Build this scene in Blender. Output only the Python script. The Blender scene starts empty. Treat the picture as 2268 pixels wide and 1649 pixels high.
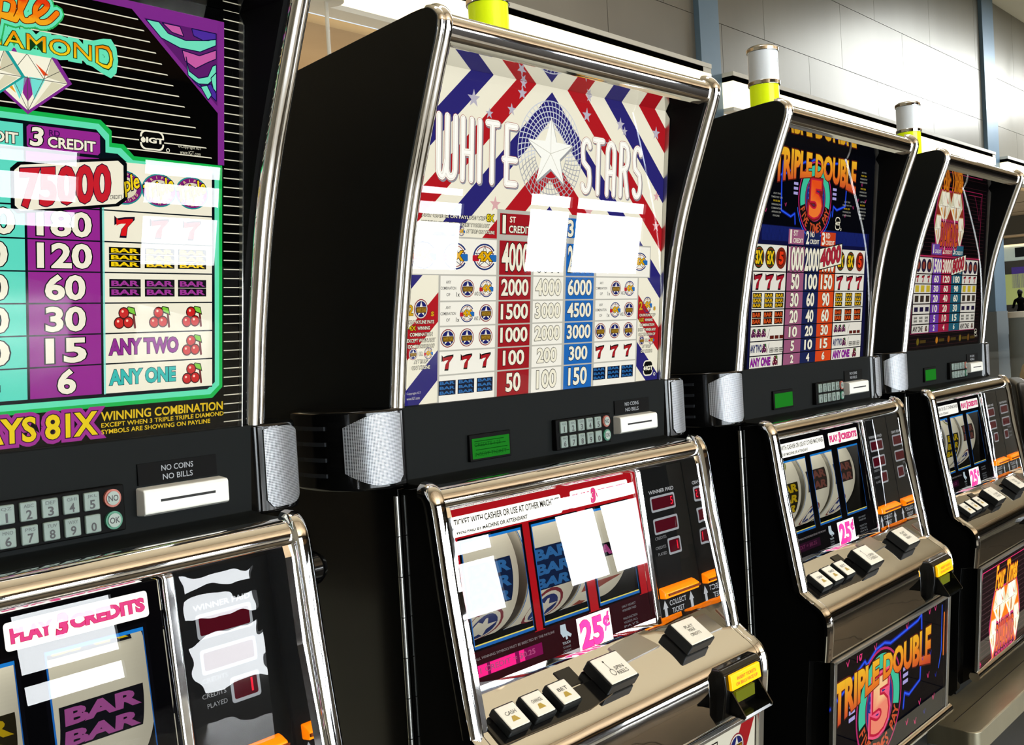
import bpy, bmesh, math, random
from mathutils import Vector, Matrix
random.seed(4)
PI = math.pi
SC = bpy.context.scene
COL = SC.collection
ZF = 1.2                      # height of the machines' local zero line above the floor

# ------------------------------------------------------------------ camera, world, lights, exposure
cam_d = bpy.data.cameras.new('camera'); cam = bpy.data.objects.new('camera', cam_d); COL.objects.link(cam)
cam_d.sensor_fit = 'HORIZONTAL'; cam_d.sensor_width = 36.0
cam_d.lens = 2400.0 / 2268.0 * 36.0
cam_d.clip_start = 0.02; cam_d.clip_end = 300
yaw, pit, rol = math.radians(49.1282528), math.radians(-1.39743137), math.radians(-3.3343376)
Fw = Vector((math.sin(yaw)*math.cos(pit), math.cos(yaw)*math.cos(pit), math.sin(pit)))
R0 = Vector((math.cos(yaw), -math.sin(yaw), 0)); U0 = R0.cross(Fw)
Rt = math.cos(rol)*R0 + math.sin(rol)*U0; Up = -math.sin(rol)*R0 + math.cos(rol)*U0
M = Matrix((Rt, Up, -Fw)).transposed().to_4x4()
M.translation = Vector((-1.09841634, -0.88409906, 0.05948075 + ZF))
cam.matrix_world = M
SC.camera = cam
SC.view_settings.view_transform = 'Standard'; SC.view_settings.look = 'None'
SC.view_settings.gamma = 1.0; SC.view_settings.use_curve_mapping = False
SC.view_settings.exposure = 0.0

w = bpy.data.worlds.new('sky'); SC.world = w; w.use_nodes = True
bg = w.node_tree.nodes['Background']; bg.inputs[0].default_value = (0.80, 0.90, 1.0, 1); bg.inputs[1].default_value = 1.0

def area(name, loc, rot, sx, sy, watts, col=(1, 1, 1)):
    d = bpy.data.lights.new(name, 'AREA'); d.shape = 'RECTANGLE'; d.size = sx; d.size_y = sy
    d.energy = watts; d.color = col
    o = bpy.data.objects.new(name, d); COL.objects.link(o); o.location = loc; o.rotation_euler = rot
    return o
WINDOW_GLOW = 24.0
# added fill lights without fixtures, for the ceilings, hall and shop
area('ceiling_fill', (4, -7.0, 2.2), (PI, 0, 0), 22, 1.2, 420, (1.0, .90, .72))  # added upward fill that brightens the low tan ceiling
area('ceiling_fill', (10, -1.6, 5.2), (PI, 0, 0), 34, 1.2, 1500, (1.0, .93, .80))  # added upward fill that brightens the high ceiling
area('hall_fill', (16, 1.0, 13.3), (0, 0, 0), 40, 2.0, 1300, (1.0, .97, .92))  # added downward fill for the hall, no lamp known there
area('bay_fill', (52, 7.5, 11.8), (0, 0, 0), 12, 2.5, 2600, (.95, .98, 1.0))  # added light to brighten the far column and wall panels
area('shop_fill', (12, 14.5, 3.2), (PI, 0, 0), 60, 1.0, 900, (1.0, .86, .66))  # added local fill behind the back wall, no lamp known there

# ------------------------------------------------------------------ materials
def lin(c):
    if isinstance(c, str):
        c = c.lstrip('#'); c = tuple(int(c[i:i+2], 16)/255 for i in (0, 2, 4))
    return tuple((x/12.92 if x <= .04045 else ((x+.055)/1.055)**2.4) for x in c)
_m = {}
def mat(name, col=(.5, .5, .5), rough=.5, metal=0., spec=.5, emit=None, es=1., coat=0., bump=None):
    if name in _m: return _m[name]
    m = bpy.data.materials.new(name); m.use_nodes = True; nt = m.node_tree
    p = nt.nodes['Principled BSDF']
    c = lin(col) if isinstance(col, str) else col
    p.inputs['Base Color'].default_value = (*c, 1); p.inputs['Roughness'].default_value = rough
    p.inputs['Metallic'].default_value = metal; p.inputs['Specular IOR Level'].default_value = spec
    if coat: p.inputs['Coat Weight'].default_value = coat; p.inputs['Coat Roughness'].default_value = .02
    if emit is not None:
        e = lin(emit) if isinstance(emit, str) else emit
        p.inputs['Emission Color'].default_value = (*e, 1); p.inputs['Emission Strength'].default_value = es
    if bump:
        tc = nt.nodes.new('ShaderNodeTexCoord'); n = nt.nodes.new('ShaderNodeTexNoise'); b = nt.nodes.new('ShaderNodeBump')
        mp = nt.nodes.new('ShaderNodeMapping'); mp.inputs['Scale'].default_value = bump[3] if len(bump) > 3 else (1, 1, 1)
        n.inputs['Scale'].default_value = bump[0]; b.inputs['Strength'].default_value = bump[1]; b.inputs['Distance'].default_value = bump[2]
        nt.links.new(tc.outputs['Object'], mp.inputs[0]); nt.links.new(mp.outputs[0], n.inputs['Vector'])
        nt.links.new(n.outputs[0], b.inputs['Height']); nt.links.new(b.outputs[0], p.inputs['Normal'])
    _m[name] = m; return m
def noise_mat(name, c1, c2, scale, rough, metal=0., vec=(1, 1, 1), spec=.5):
    m = mat(name, c1, rough, metal, spec); nt = m.node_tree; p = nt.nodes['Principled BSDF']
    tc = nt.nodes.new('ShaderNodeTexCoord'); mp = nt.nodes.new('ShaderNodeMapping'); mp.inputs['Scale'].default_value = vec
    n = nt.nodes.new('ShaderNodeTexNoise'); n.inputs['Scale'].default_value = scale; n.inputs['Detail'].default_value = 5
    r = nt.nodes.new('ShaderNodeValToRGB'); r.color_ramp.elements[0].position = .35; r.color_ramp.elements[1].position = .65
    r.color_ramp.elements[0].color = (*lin(c1), 1); r.color_ramp.elements[1].color = (*lin(c2), 1)
    nt.links.new(tc.outputs['Object'], mp.inputs[0]); nt.links.new(mp.outputs[0], n.inputs['Vector'])
    nt.links.new(n.outputs[0], r.inputs[0]); nt.links.new(r.outputs[0], p.inputs['Base Color'])
    return m
BLACK = mat('black_textured_plastic', (.011, .0125, .0125), .45, spec=.16, bump=(900, .15, .0005))
BLACKG = mat('black_gloss_plastic', (.004, .004, .004), .12, spec=.5)
BAND = mat('black_satin_panel', (.010, .0115, .0115), .5, spec=.05)
MATTE = mat('matte_black_print', (.004, .004, .004), .6, spec=.08)
CHROME = mat('chrome', (.93, .93, .94), .035, 1.0)
CHROMEW = mat('wavy_chrome', (.93, .93, .94), .03, 1.0, bump=(16, .35, .006, (1, 1, .5)))
DECKM = mat('dimpled_chrome_deck', (.90, .90, .90), .04, 1.0, bump=(11, .16, .004, (1, 1.6, 1.6)))
RUBBER = mat('dark_gap', (.002, .002, .002), .6)
WHITEP = mat('white_plastic', '#f2f2ea', .35)
CAPW = mat('white_button_cap', '#e6e2d4', .22, emit='#cfc9b8', es=.18)
KEYP = mat('grey_key', '#84958e', .45)
STEEL = mat('brushed_steel', (.55, .55, .52), .32, 1.0)
ORANGE = mat('amber_slot_lamp', '#ff8a00', .12, spec=.5, emit='#ff7d08', es=.85)
YELL = mat('yellow_lit_label', '#f2b800', .25, emit='#f5b400', es=.75)
LENSY = mat('yellow_lens', '#d8ea10', .18, emit='#c9de10', es=.45)
LENSW = mat('frosted_white_lens', '#e8eef2', .2, emit='#cfd8de', es=.12)

def art_mat():
    m = bpy.data.materials.new('printed_backlit_artwork'); m.use_nodes = True; nt = m.node_tree
    p = nt.nodes['Principled BSDF']; a = nt.nodes.new('ShaderNodeAttribute'); a.attribute_name = 'Col'
    p.inputs['Roughness'].default_value = .6; p.inputs['Specular IOR Level'].default_value = .0
    mx = nt.nodes.new('ShaderNodeMixRGB'); mx.blend_type = 'MULTIPLY'; mx.inputs[0].default_value = 1
    mx.inputs[2].default_value = (.12, .12, .12, 1)
    nt.links.new(a.outputs['Color'], mx.inputs[1]); nt.links.new(mx.outputs[0], p.inputs['Base Color'])
    nt.links.new(a.outputs['Color'], p.inputs['Emission Color'])
    # the alpha of the colour attribute carries how strongly the print is lit from behind
    nt.links.new(a.outputs['Alpha'], p.inputs['Emission Strength'])
    return m
def print_mat():
    m = bpy.data.materials.new('printed_ink'); m.use_nodes = True; nt = m.node_tree
    p = nt.nodes['Principled BSDF']; a = nt.nodes.new('ShaderNodeAttribute'); a.attribute_name = 'Col'
    p.inputs['Roughness'].default_value = .35
    nt.links.new(a.outputs['Color'], p.inputs['Base Color'])
    nt.links.new(a.outputs['Color'], p.inputs['Emission Color']); p.inputs['Emission Strength'].default_value = 0.0
    return m
ART = art_mat(); INK = print_mat()
def pane_mat(name='clear_glass', ior=1.5, tint=(1, 1, 1), rough=0.0, bump=None):
    m = bpy.data.materials.new(name); m.use_nodes = True; nt = m.node_tree
    for n in list(nt.nodes): nt.nodes.remove(n)
    o = nt.nodes.new('ShaderNodeOutputMaterial'); mx = nt.nodes.new('ShaderNodeMixShader'); f = nt.nodes.new('ShaderNodeFresnel')
    t = nt.nodes.new('ShaderNodeBsdfTransparent'); g = nt.nodes.new('ShaderNodeBsdfGlossy')
    f.inputs[0].default_value = ior; g.inputs['Roughness'].default_value = rough; t.inputs[0].default_value = (*tint, 1)
    nt.links.new(f.outputs[0], mx.inputs[0]); nt.links.new(t.outputs[0], mx.inputs[1]); nt.links.new(g.outputs[0], mx.inputs[2])
    nt.links.new(mx.outputs[0], o.inputs[0])
    if bump:
        tc = nt.nodes.new('ShaderNodeTexCoord'); n = nt.nodes.new('ShaderNodeTexNoise'); b = nt.nodes.new('ShaderNodeBump')
        n.inputs['Scale'].default_value = bump[0]; b.inputs['Strength'].default_value = bump[1]; b.inputs['Distance'].default_value = bump[2]
        nt.links.new(tc.outputs['Object'], n.inputs['Vector']); nt.links.new(n.outputs[0], b.inputs['Height'])
        nt.links.new(b.outputs[0], g.inputs['Normal']); nt.links.new(b.outputs[0], f.inputs['Normal'])
    return m
GLASS = pane_mat('clear_glass', 1.52)
GLASSW = pane_mat('slightly_wavy_glass', 1.5, bump=(14, .35, .0012))

def grille_mat():
    m = mat('perforated_silver_grille', (.62, .64, .66), .42, .55); nt = m.node_tree; p = nt.nodes['Principled BSDF']
    tc = nt.nodes.new('ShaderNodeTexCoord'); v = nt.nodes.new('ShaderNodeVectorMath'); v.operation = 'SCALE'; v.inputs['Scale'].default_value = 640
    fr = nt.nodes.new('ShaderNodeVectorMath'); fr.operation = 'FRACTION'
    sb = nt.nodes.new('ShaderNodeVectorMath'); sb.operation = 'SUBTRACT'; sb.inputs[1].default_value = (.5, .5, .5)
    sp = nt.nodes.new('ShaderNodeSeparateXYZ'); 
    cb = nt.nodes.new('ShaderNodeCombineXYZ'); ln = nt.nodes.new('ShaderNodeVectorMath'); ln.operation = 'LENGTH'
    gt = nt.nodes.new('ShaderNodeMath'); gt.operation = 'GREATER_THAN'; gt.inputs[1].default_value = .36
    mx = nt.nodes.new('ShaderNodeMixRGB'); mx.inputs[1].default_value = (.03, .03, .035, 1); mx.inputs[2].default_value = (.50, .52, .55, 1)
    nt.links.new(tc.outputs['Object'], v.inputs[0]); nt.links.new(v.outputs[0], fr.inputs[0]); nt.links.new(fr.outputs[0], sb.inputs[0])
    nt.links.new(sb.outputs[0], sp.inputs[0]); nt.links.new(sp.outputs[0], cb.inputs[0]); nt.links.new(sp.outputs[2], cb.inputs[2])
    nt.links.new(cb.outputs[0], ln.inputs[0]); nt.links.new(ln.outputs['Value'], gt.inputs[0]); nt.links.new(gt.outputs[0], mx.inputs[0])
    nt.links.new(mx.outputs[0], p.inputs['Base Color']); return m
GRILLE = grille_mat()

# ------------------------------------------------------------------ object helpers
def link(o, parent=None):
    COL.objects.link(o)
    if parent: o.parent = parent
    return o
def empty(name, loc, rz=0.):
    o = bpy.data.objects.new(name, None); o.empty_display_size = .1; COL.objects.link(o)
    o.location = loc; o.rotation_euler = (0, 0, rz); return o
def tag(o, label=None, cat=None, group=None, kind=None):
    if label: o['label'] = label
    if cat: o['category'] = cat
    if group: o['group'] = group
    if kind: o['kind'] = kind
    return o
def obj(name, bm, m, parent=None, smooth=False, bevel=0., seg=2, loc=None):
    me = bpy.data.meshes.new(name)
    bmesh.ops.recalc_face_normals(bm, faces=bm.faces[:])
    if name == 'glass_pane':               # single sheets must face the player
        for f in bm.faces:
            if f.normal.y > 0: f.normal_flip()
    if smooth:
        for f in bm.faces: f.smooth = True
        for e in bm.edges:
            if len(e.link_faces) == 2 and e.calc_face_angle(0) > math.radians(38): e.smooth = False
    bm.to_mesh(me); bm.free()
    for q in (m if isinstance(m, (list, tuple)) else [m]): me.materials.append(q)
    o = bpy.data.objects.new(name, me); link(o, parent)
    if loc: o.location = loc
    if bevel:
        b = o.modifiers.new('bevel', 'BEVEL'); b.width = bevel; b.segments = seg; b.limit_method = 'ANGLE'; b.angle_limit = math.radians(35)
        for f in me.polygons: f.use_smooth = True
        b.harden_normals = True
    return o
def box(bm, x0, x1, y0, y1, z0, z1, mi=0):
    v = [bm.verts.new(p) for p in ((x0,y0,z0),(x1,y0,z0),(x1,y1,z0),(x0,y1,z0),(x0,y0,z1),(x1,y0,z1),(x1,y1,z1),(x0,y1,z1))]
    for f in ((0,3,2,1),(4,5,6,7),(0,1,5,4),(1,2,6,5),(2,3,7,6),(3,0,4,7)):
        bm.faces.new([v[i] for i in f]).material_index = mi
    return bm
def bx(*a, **k): return box(bmesh.new(), *a, **k)
def prism(bm, prof, x0, x1, mi=0):
    """profile of (y, z) points extruded along x"""
    a = [bm.verts.new((x0, y, z)) for y, z in prof]; b = [bm.verts.new((x1, y, z)) for y, z in prof]; n = len(prof)
    bm.faces.new(a).material_index = mi; bm.faces.new(b[::-1]).material_index = mi
    for i in range(n): bm.faces.new((a[i], b[i], b[(i+1) % n], a[(i+1) % n])).material_index = mi
    return bm
def prismz(bm, plan, z0, z1, mi=0):
    a = [bm.verts.new((x, y, z0)) for x, y in plan]; b = [bm.verts.new((x, y, z1)) for x, y in plan]; n = len(plan)
    bm.faces.new(a).material_index = mi; bm.faces.new(b[::-1]).material_index = mi
    for i in range(n): bm.faces.new((a[i], b[i], b[(i+1) % n], a[(i+1) % n])).material_index = mi
    return bm
def cyl(bm, c, r, h, n=32, axis='z', r2=None, mi=0, cap=True):
    r2 = r if r2 is None else r2; A = []; B = []
    for i in range(n):
        a = 2*PI*i/n; ca, sa = math.cos(a), math.sin(a)
        def P(rr, t):
            return {'z': (c[0]+rr*ca, c[1]+rr*sa, c[2]+t), 'x': (c[0]+t, c[1]+rr*ca, c[2]+rr*sa), 'y': (c[0]+rr*ca, c[1]+t, c[2]+rr*sa)}[axis]
        A.append(bm.verts.new(P(r, 0))); B.append(bm.verts.new(P(r2, h)))
    if cap: bm.faces.new(A).material_index = mi; bm.faces.new(B[::-1]).material_index = mi
    for i in range(n): bm.faces.new((A[i], A[(i+1) % n], B[(i+1) % n], B[i])).material_index = mi
    return bm
def catmull(pts, n=8, closed=False):
    out = []; L = len(pts)
    for i in range(L if closed else L-1):
        g = lambda k: pts[k % L] if closed else pts[max(0, min(L-1, k))]
        p0, p1, p2, p3 = g(i-1), g(i), g(i+1), g(i+2)
        for j in range(n):
            t = j/n
            out.append(tuple(.5*((2*p1[k])+(-p0[k]+p2[k])*t+(2*p0[k]-5*p1[k]+4*p2[k]-p3[k])*t*t+(-p0[k]+3*p1[k]-3*p2[k]+p3[k])*t**3) for k in range(len(p1))))
    if not closed: out.append(tuple(pts[-1]))
    return out
def sweep_yz(bm, path, sec):
    """closed section of (x, n) points carried along a path in the y-z plane; n points to the front of the path"""
    rings = []
    for i, (y, z) in enumerate(path):
        a = path[max(0, i-1)]; b = path[min(len(path)-1, i+1)]
        ty, tz = b[0]-a[0], b[1]-a[1]; l = math.hypot(ty, tz); ny, nz = tz/l, -ty/l
        rings.append([bm.verts.new((x, y+ny*n, z+nz*n)) for x, n in sec])
    m = len(sec)
    for A, B in zip(rings, rings[1:]):
        for k in range(m): bm.faces.new((A[k], A[(k+1) % m], B[(k+1) % m], B[k]))
    bm.faces.new(rings[0]); bm.faces.new(rings[-1][::-1])
    return bm

# ------------------------------------------------------------------ flat print: coloured polygons on a surface
_tc = {}
def glyphs(s, bold=0., shear=0., res=3):
    k = (s, round(bold, 4), shear)
    if k in _tc: return _tc[k]
    c = bpy.data.curves.new('t', 'FONT'); c.body = s; c.size = 1; c.offset = bold; c.shear = shear; c.resolution_u = res
    o = bpy.data.objects.new('t', c); COL.objects.link(o)
    dg = bpy.context.evaluated_depsgraph_get(); me = o.evaluated_get(dg).to_mesh()
    V = [(v.co.x, v.co.y) for v in me.vertices]; Fc = [tuple(p.vertices) for p in me.polygons]
    o.evaluated_get(dg).to_mesh_clear(); bpy.data.objects.remove(o); bpy.data.curves.remove(c)
    _tc[k] = (V, Fc); return _tc[k]
def clip(poly, a, b, c):
    """keep a*x+b*y<=c"""
    out = []
    for i in range(len(poly)):
        p, q = poly[i], poly[(i+1) % len(poly)]
        dp, dq = a*p[0]+b*p[1]-c, a*q[0]+b*q[1]-c
        if dp <= 0: out.append(p)
        if (dp < 0 < dq) or (dq < 0 < dp):
            t = dp/(dp-dq); out.append((p[0]+(q[0]-p[0])*t, p[1]+(q[1]-p[1])*t))
    return out
class Print:
    def __init__(s, lit=1.0, step=.00011):
        s.V = []; s.F = []; s.C = []; s.layer = 0; s.lit = lit; s.step = step
    def up(s, n=1): s.layer += n; return s
    def _c(s, col, u, v):
        if callable(col): col = col(u, v)
        c = lin(col[:7] if isinstance(col, str) else col[:3])
        l = s.lit
        if not isinstance(col, str) and len(col) > 3: l = col[3]
        return (*c, l)
    def mesh(s, V, F, col):
        b = len(s.V)
        for u, v in V: s.V.append((u, v, s.layer)); s.C.append(s._c(col, u, v))
        for f in F: s.F.append(tuple(b+i for i in f))
    def poly(s, pts, col):
        if len(pts) >= 3: s.mesh(pts, [tuple(range(len(pts)))], col)
    def rect(s, u0, u1, v0, v1, col, nv=1):
        for i in range(nv):
            a = v0+(v1-v0)*i/nv; b = v0+(v1-v0)*(i+1)/nv
            s.poly([(u0, a), (u1, a), (u1, b), (u0, b)], col)
    def disc(s, u, v, r, col, n=28, ry=None):
        ry = ry or r
        s.poly([(u+r*math.cos(2*PI*i/n), v+ry*math.sin(2*PI*i/n)) for i in range(n)], col)
    def ring(s, u, v, r0, r1, col, a0=0, a1=360, n=36, k=1.0):
        V = []; F = []
        for i in range(n+1):
            a = math.radians(a0+(a1-a0)*i/n)
            V += [(u+r0*math.cos(a), v+k*r0*math.sin(a)), (u+r1*math.cos(a), v+k*r1*math.sin(a))]
        for i in range(n): F.append((2*i, 2*i+1, 2*i+3, 2*i+2))
        s.mesh(V, F, col)
    def line(s, pts, w, col, rnd=True):
        for (a, b) in zip(pts, pts[1:]):
            dx, dy = b[0]-a[0], b[1]-a[1]; l = math.hypot(dx, dy)
            if l < 1e-9: continue
            nx, ny = -dy/l*w/2, dx/l*w/2
            s.poly([(a[0]+nx, a[1]+ny), (a[0]-nx, a[1]-ny), (b[0]-nx, b[1]-ny), (b[0]+nx, b[1]+ny)], col)
        if rnd:
            for p in pts: s.disc(p[0], p[1], w/2, col, 8)
    def frame(s, u0, u1, v0, v1, w, col):
        s.rect(u0-w, u1+w, v0-w, v0, col); s.rect(u0-w, u1+w, v1, v1+w, col)
        s.rect(u0-w, u0, v0, v1, col); s.rect(u1, u1+w, v0, v1, col)
    def rrect(s, u0, u1, v0, v1, r, col):
        P = []
        for cx, cy, a in ((u1-r, v1-r, 0), (u0+r, v1-r, 90), (u0+r, v0+r, 180), (u1-r, v0+r, 270)):
            for i in range(5):
                t = math.radians(a+22.5*i); P.append((cx+r*math.cos(t), cy+r*math.sin(t)))
        s.poly(P, col)
    def cham(s, u0, u1, v0, v1, c, col):
        s.poly([(u0+c, v0), (u1-c, v0), (u1, v0+c), (u1, v1-c), (u1-c, v1), (u0+c, v1), (u0, v1-c), (u0, v0+c)], col)
    def star(s, u, v, r, col, r2=.40, rot=90, n=5, sy=1.):
        s.poly([(u+(r if i % 2 == 0 else r*r2)*math.cos(math.radians(rot+i*180/n)), v+sy*(r if i % 2 == 0 else r*r2)*math.sin(math.radians(rot+i*180/n))) for i in range(2*n)], col)
    def text(s, t, u0, u1, v0, v1, col, bold=.012, out=None, ow=.03, shear=0., rot=0., warp=None, out2=None, ow2=.06):
        V, F = glyphs(t, 0., shear)
        if not V: return
        xs = [p[0] for p in V]; ys = [p[1] for p in V]; a0, a1, b0, b1 = min(xs), max(xs), min(ys), max(ys)
        if len(t) == 1 and not warp:           # a lone narrow glyph keeps its own proportions
            hw = min((u1-u0)/2, (a1-a0)/(b1-b0)*(v1-v0)*.62); c_ = (u0+u1)/2; u0, u1 = c_-hw, c_+hw
        def mp(p):
            fu = (p[0]-a0)/(a1-a0); fv = (p[1]-b0)/(b1-b0)
            if warp: return warp(fu, fv)
            u = u0+fu*(u1-u0); v = v0+fv*(v1-v0)
            if rot:
                cu, cv = (u0+u1)/2, (v0+v1)/2; c_, s_ = math.cos(rot), math.sin(rot)
                u, v = cu+(u-cu)*c_-(v-cv)*s_, cv+(u-cu)*s_+(v-cv)*c_
            return (u, v)
        if out2 is not None:
            V2, F2 = glyphs(t, ow2, shear); s.mesh([mp(p) for p in V2], F2, out2); s.up()
        if out is not None:
            V2, F2 = glyphs(t, ow, shear); s.mesh([mp(p) for p in V2], F2, out); s.up()
        V2, F2 = glyphs(t, bold, shear); s.mesh([mp(p) for p in V2], F2, col)
        if out is not None or out2 is not None: s.layer -= (out is not None)+(out2 is not None)
    def arc(s, t, cu, cv, r, a0, a1, h, wd, col, bold=.015, k=1., out=None, ow=.04):
        """letters standing on an arc from angle a0 to a1 (degrees)"""
        n = len(t)
        for i, ch in enumerate(t):
            if ch == ' ': continue
            a = math.radians(a0+(a1-a0)*(i+.5)/n); ccw = a1 > a0
            er = (math.cos(a), math.sin(a)); et = (-er[1], er[0]) if ccw else (er[1], -er[0]); up = -1 if ccw else 1
            V, F = glyphs(ch); xs = [p[0] for p in V]
            if not V: continue
            mid = (min(xs)+max(xs))/2; hw = max(.25, (max(xs)-min(xs))/2)
            for c_, bo in ([(out, ow)] if out else [])+[(col, bold)]:
                V2, F2 = glyphs(ch, bo)
                W = []
                for x, y in V2:
                    du = (x-mid)/.7*wd; dv = (y/.7)*h
                    W.append((cu+er[0]*(r+up*dv)+et[0]*du, cv+k*(er[1]*(r+up*dv)+et[1]*du)))
                s.mesh(W, F2, c_); 
                if out: s.up(.5)
            if out: s.layer -= 1
    def build(s, name, fn, m, parent):
        """fn(u, v, d) gives the point d metres in front of the surface"""
        me = bpy.data.meshes.new(name)
        me.from_pydata([fn(u, v, .0002+l*s.step) for u, v, l in s.V], [], s.F)
        at = me.color_attributes.new('Col', 'FLOAT_COLOR', 'POINT')
        at.data.foreach_set('color', [x for c in s.C for x in c])
        me.materials.append(m); me.update()
        return link(bpy.data.objects.new(name, me), parent)

# ------------------------------------------------------------------ slot machine
LZ = .745                                  # local zero line above the underside of the machine
def top_fn(u, v, d): return (u, .0065-.106*v-d*.994, v-d*.106)
def pan_fn(u, v, d): return (u, -.022+.112*(v+.12)-d*.994, v+d*.11)
def band_fn(u, v, d): return (u, .0062+.02*v-d, v)
def belly_fn(u, v, d): return (u, -.128-.075*(v+.463)-d*.997, v-d*.07)
DS = math.atan(.7)
def deck_fn(u, v, d):                      # v = y of the deck surface
    return (u, v-d*math.sin(DS), -.3257+.7*(v+.046)+d*math.cos(DS))
ARCH = catmull([(-.070,.4185),(-.086,.4190),(-.097,.4172),(-.105,.4115),(-.1085,.403),(-.1045,.387),(-.095,.364),(-.078,.322),(-.061,.279),(-.047,.241),(-.035,.203),(-.025,.163),(-.017,.124),(-.009,.082),(-.003,.04),(.003,-.002)], 4)
NOSE = catmull([(-.092,-.357),(-.105,-.3665),(-.119,-.3755),(-.1285,-.384),(-.134,-.396),(-.1355,-.412),(-.1335,-.436),(-.130,-.463)], 4)
RAIL = catmull([(-.034,-.0905),(-.043,-.0920),(-.0495,-.0985),(-.0545,-.113),(-.061,-.16),(-.067,-.206),(-.0775,-.27),(-.092,-.357)], 4)

def seven(P, u, v, h, col, oc):
    w_ = h*1.05
    for c, k in ((oc, 1.0), (col, .80)):
        q = [(-.5,.5),(-.36,.38),(0,.46),(.5,.5),(.5,.36),(.16,0),(.08,-.5),(-.26,-.5),(-.16,-.1),(.1,.20),(-.2,.18),(-.40,.12),(-.5,.06)]
        P.poly([q[i] and (u+q[i][0]*w_*k+(0), v+q[i][1]*h*k) for i in (0,1,2,3,4,9,10,11,12)], c)
        P.poly([(u+q[i][0]*w_*k, v+q[i][1]*h*k) for i in (4,5,6,7,8,9)], c)
        P.up()
    P.layer -= 2
def bars(P, u, v, w_, h, n, col, bgc, gap='#efe9cf'):
    P.rect(u-w_/2, u+w_/2, v-h/2, v+h/2, bgc); P.up()
    for i in range(n):
        a = v-h/2+h*i/n; b = v-h/2+h*(i+1)/n
        P.text('BAR', u-w_*.42, u+w_*.42, a+(b-a)*.22, b-(b-a)*.2, col, .035)
        if i: P.rect(u-w_/2, u+w_/2, a-h*.012, a+h*.012, gap)
    P.layer -= 1
def cherry(P, u, v, s, red='#c81e1e', leaf='#7cc83c'):
    P.poly([(u-.02*s, v+.30*s), (u+.12*s, v+.46*s), (u+.42*s, v+.40*s), (u+.5*s, v+.05*s), (u+.30*s, v+.12*s), (u+.1*s, v+.18*s)], '#1c2a10'); P.up()
    P.poly([(u+.03*s, v+.30*s), (u+.14*s, v+.42*s), (u+.38*s, v+.36*s), (u+.45*s, v+.12*s), (u+.28*s, v+.18*s)], leaf)
    for dx, dy in ((-.08, .18), (-.30, -.22), (.10, -.20)):
        P.up(); P.disc(u+dx*s, v+dy*s, .25*s, '#3a0a0a', 16); P.up(); P.disc(u+dx*s, v+dy*s, .20*s, red, 16)
        P.up(); P.disc(u+dx*s-.06*s, v+dy*s+.07*s, .055*s, '#f6c9b0', 8)
    P.line([(u+.34*s, v+.1*s), (u+.40*s, v-.42*s)], .10*s, '#6a1c1c'); P.layer -= 10
def maker(P, u, v, w_, h, col='#f0ead2', bgc='#080808'):
    P.rrect(u-w_/2, u+w_/2, v-h/2, v+h/2, h*.3, col); P.up(); P.rrect(u-w_*.43, u+w_*.43, v-h*.42, v+h*.42, h*.25, bgc); P.up()
    P.rect(u-w_*.55, u+w_*.5, v-h*.15, v+h*.14, bgc); P.up()
    P.text('IGT', u-w_*.24, u+w_*.47, v-h*.13, v+h*.13, col, .045)
    P.disc(u-w_*.38, v-.02*h, w_*.10, col, 10); P.poly([(u-w_*.49, v-.02*h), (u-w_*.27, v-.02*h), (u-w_*.38, v+h*.15)], col)
    P.ring(u+w_*.66, v-h*.42, h*.07, h*.11, col); P.layer -= 3
def diamond(P, u, v, w_, h, rim, rw=.06, tint='#73dcd0', facet='#8a2a86'):
    o = [(-.5,.08),(-.30,.5),(.30,.5),(.5,.08),(0,-.5)]
    P.poly([(u+x*w_*(1+rw*2), v+y*h*(1+rw*2.2)) for x, y in o], rim); P.up()
    Q = lambda L, c: P.poly([(u+x*w_, v+y*h) for x, y in L], c)
    Q(o, '#f4efd8'); P.up()
    Q([(-.5,.08),(-.30,.5),(-.22,.14)], '#d9d3b4'); Q([(.5,.08),(.30,.5),(.24,.14)], '#cfc9aa')
    Q([(-.22,.10),(0,.10),(-.10,-.32)], tint); Q([(.02,.10),(.22,.10),(.08,-.30)], tint)
    Q([(-.04,.08),(.04,.08),(.06,-.2),(0,-.34),(-.06,-.2)], facet); Q([(.30,.07),(.46,.05),(.06,-.42)], '#d8d2b2')
    Q([(.10,.36),(.2,.16),(.26,.18)], '#e0481c'); Q([(-.34,0),(-.24,.05),(-.14,-.22)], '#e8a020'); P.up()
    for L in ([(-.5,.08),(.5,.08)], [(-.3,.5),(-.2,.1),(0,-.5)], [(.3,.5),(.2,.1),(0,-.5)], [(0,.5),(-.2,.1)], [(0,.5),(.2,.1)], [(-.4,.28),(-.2,.1)], [(.4,.28),(.2,.1)], [(0,.1),(0,-.5)]):
        P.line([(u+x*w_, v+y*h) for x, y in L], w_*.007, '#4a4a40', False)
    P.layer -= 3

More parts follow.
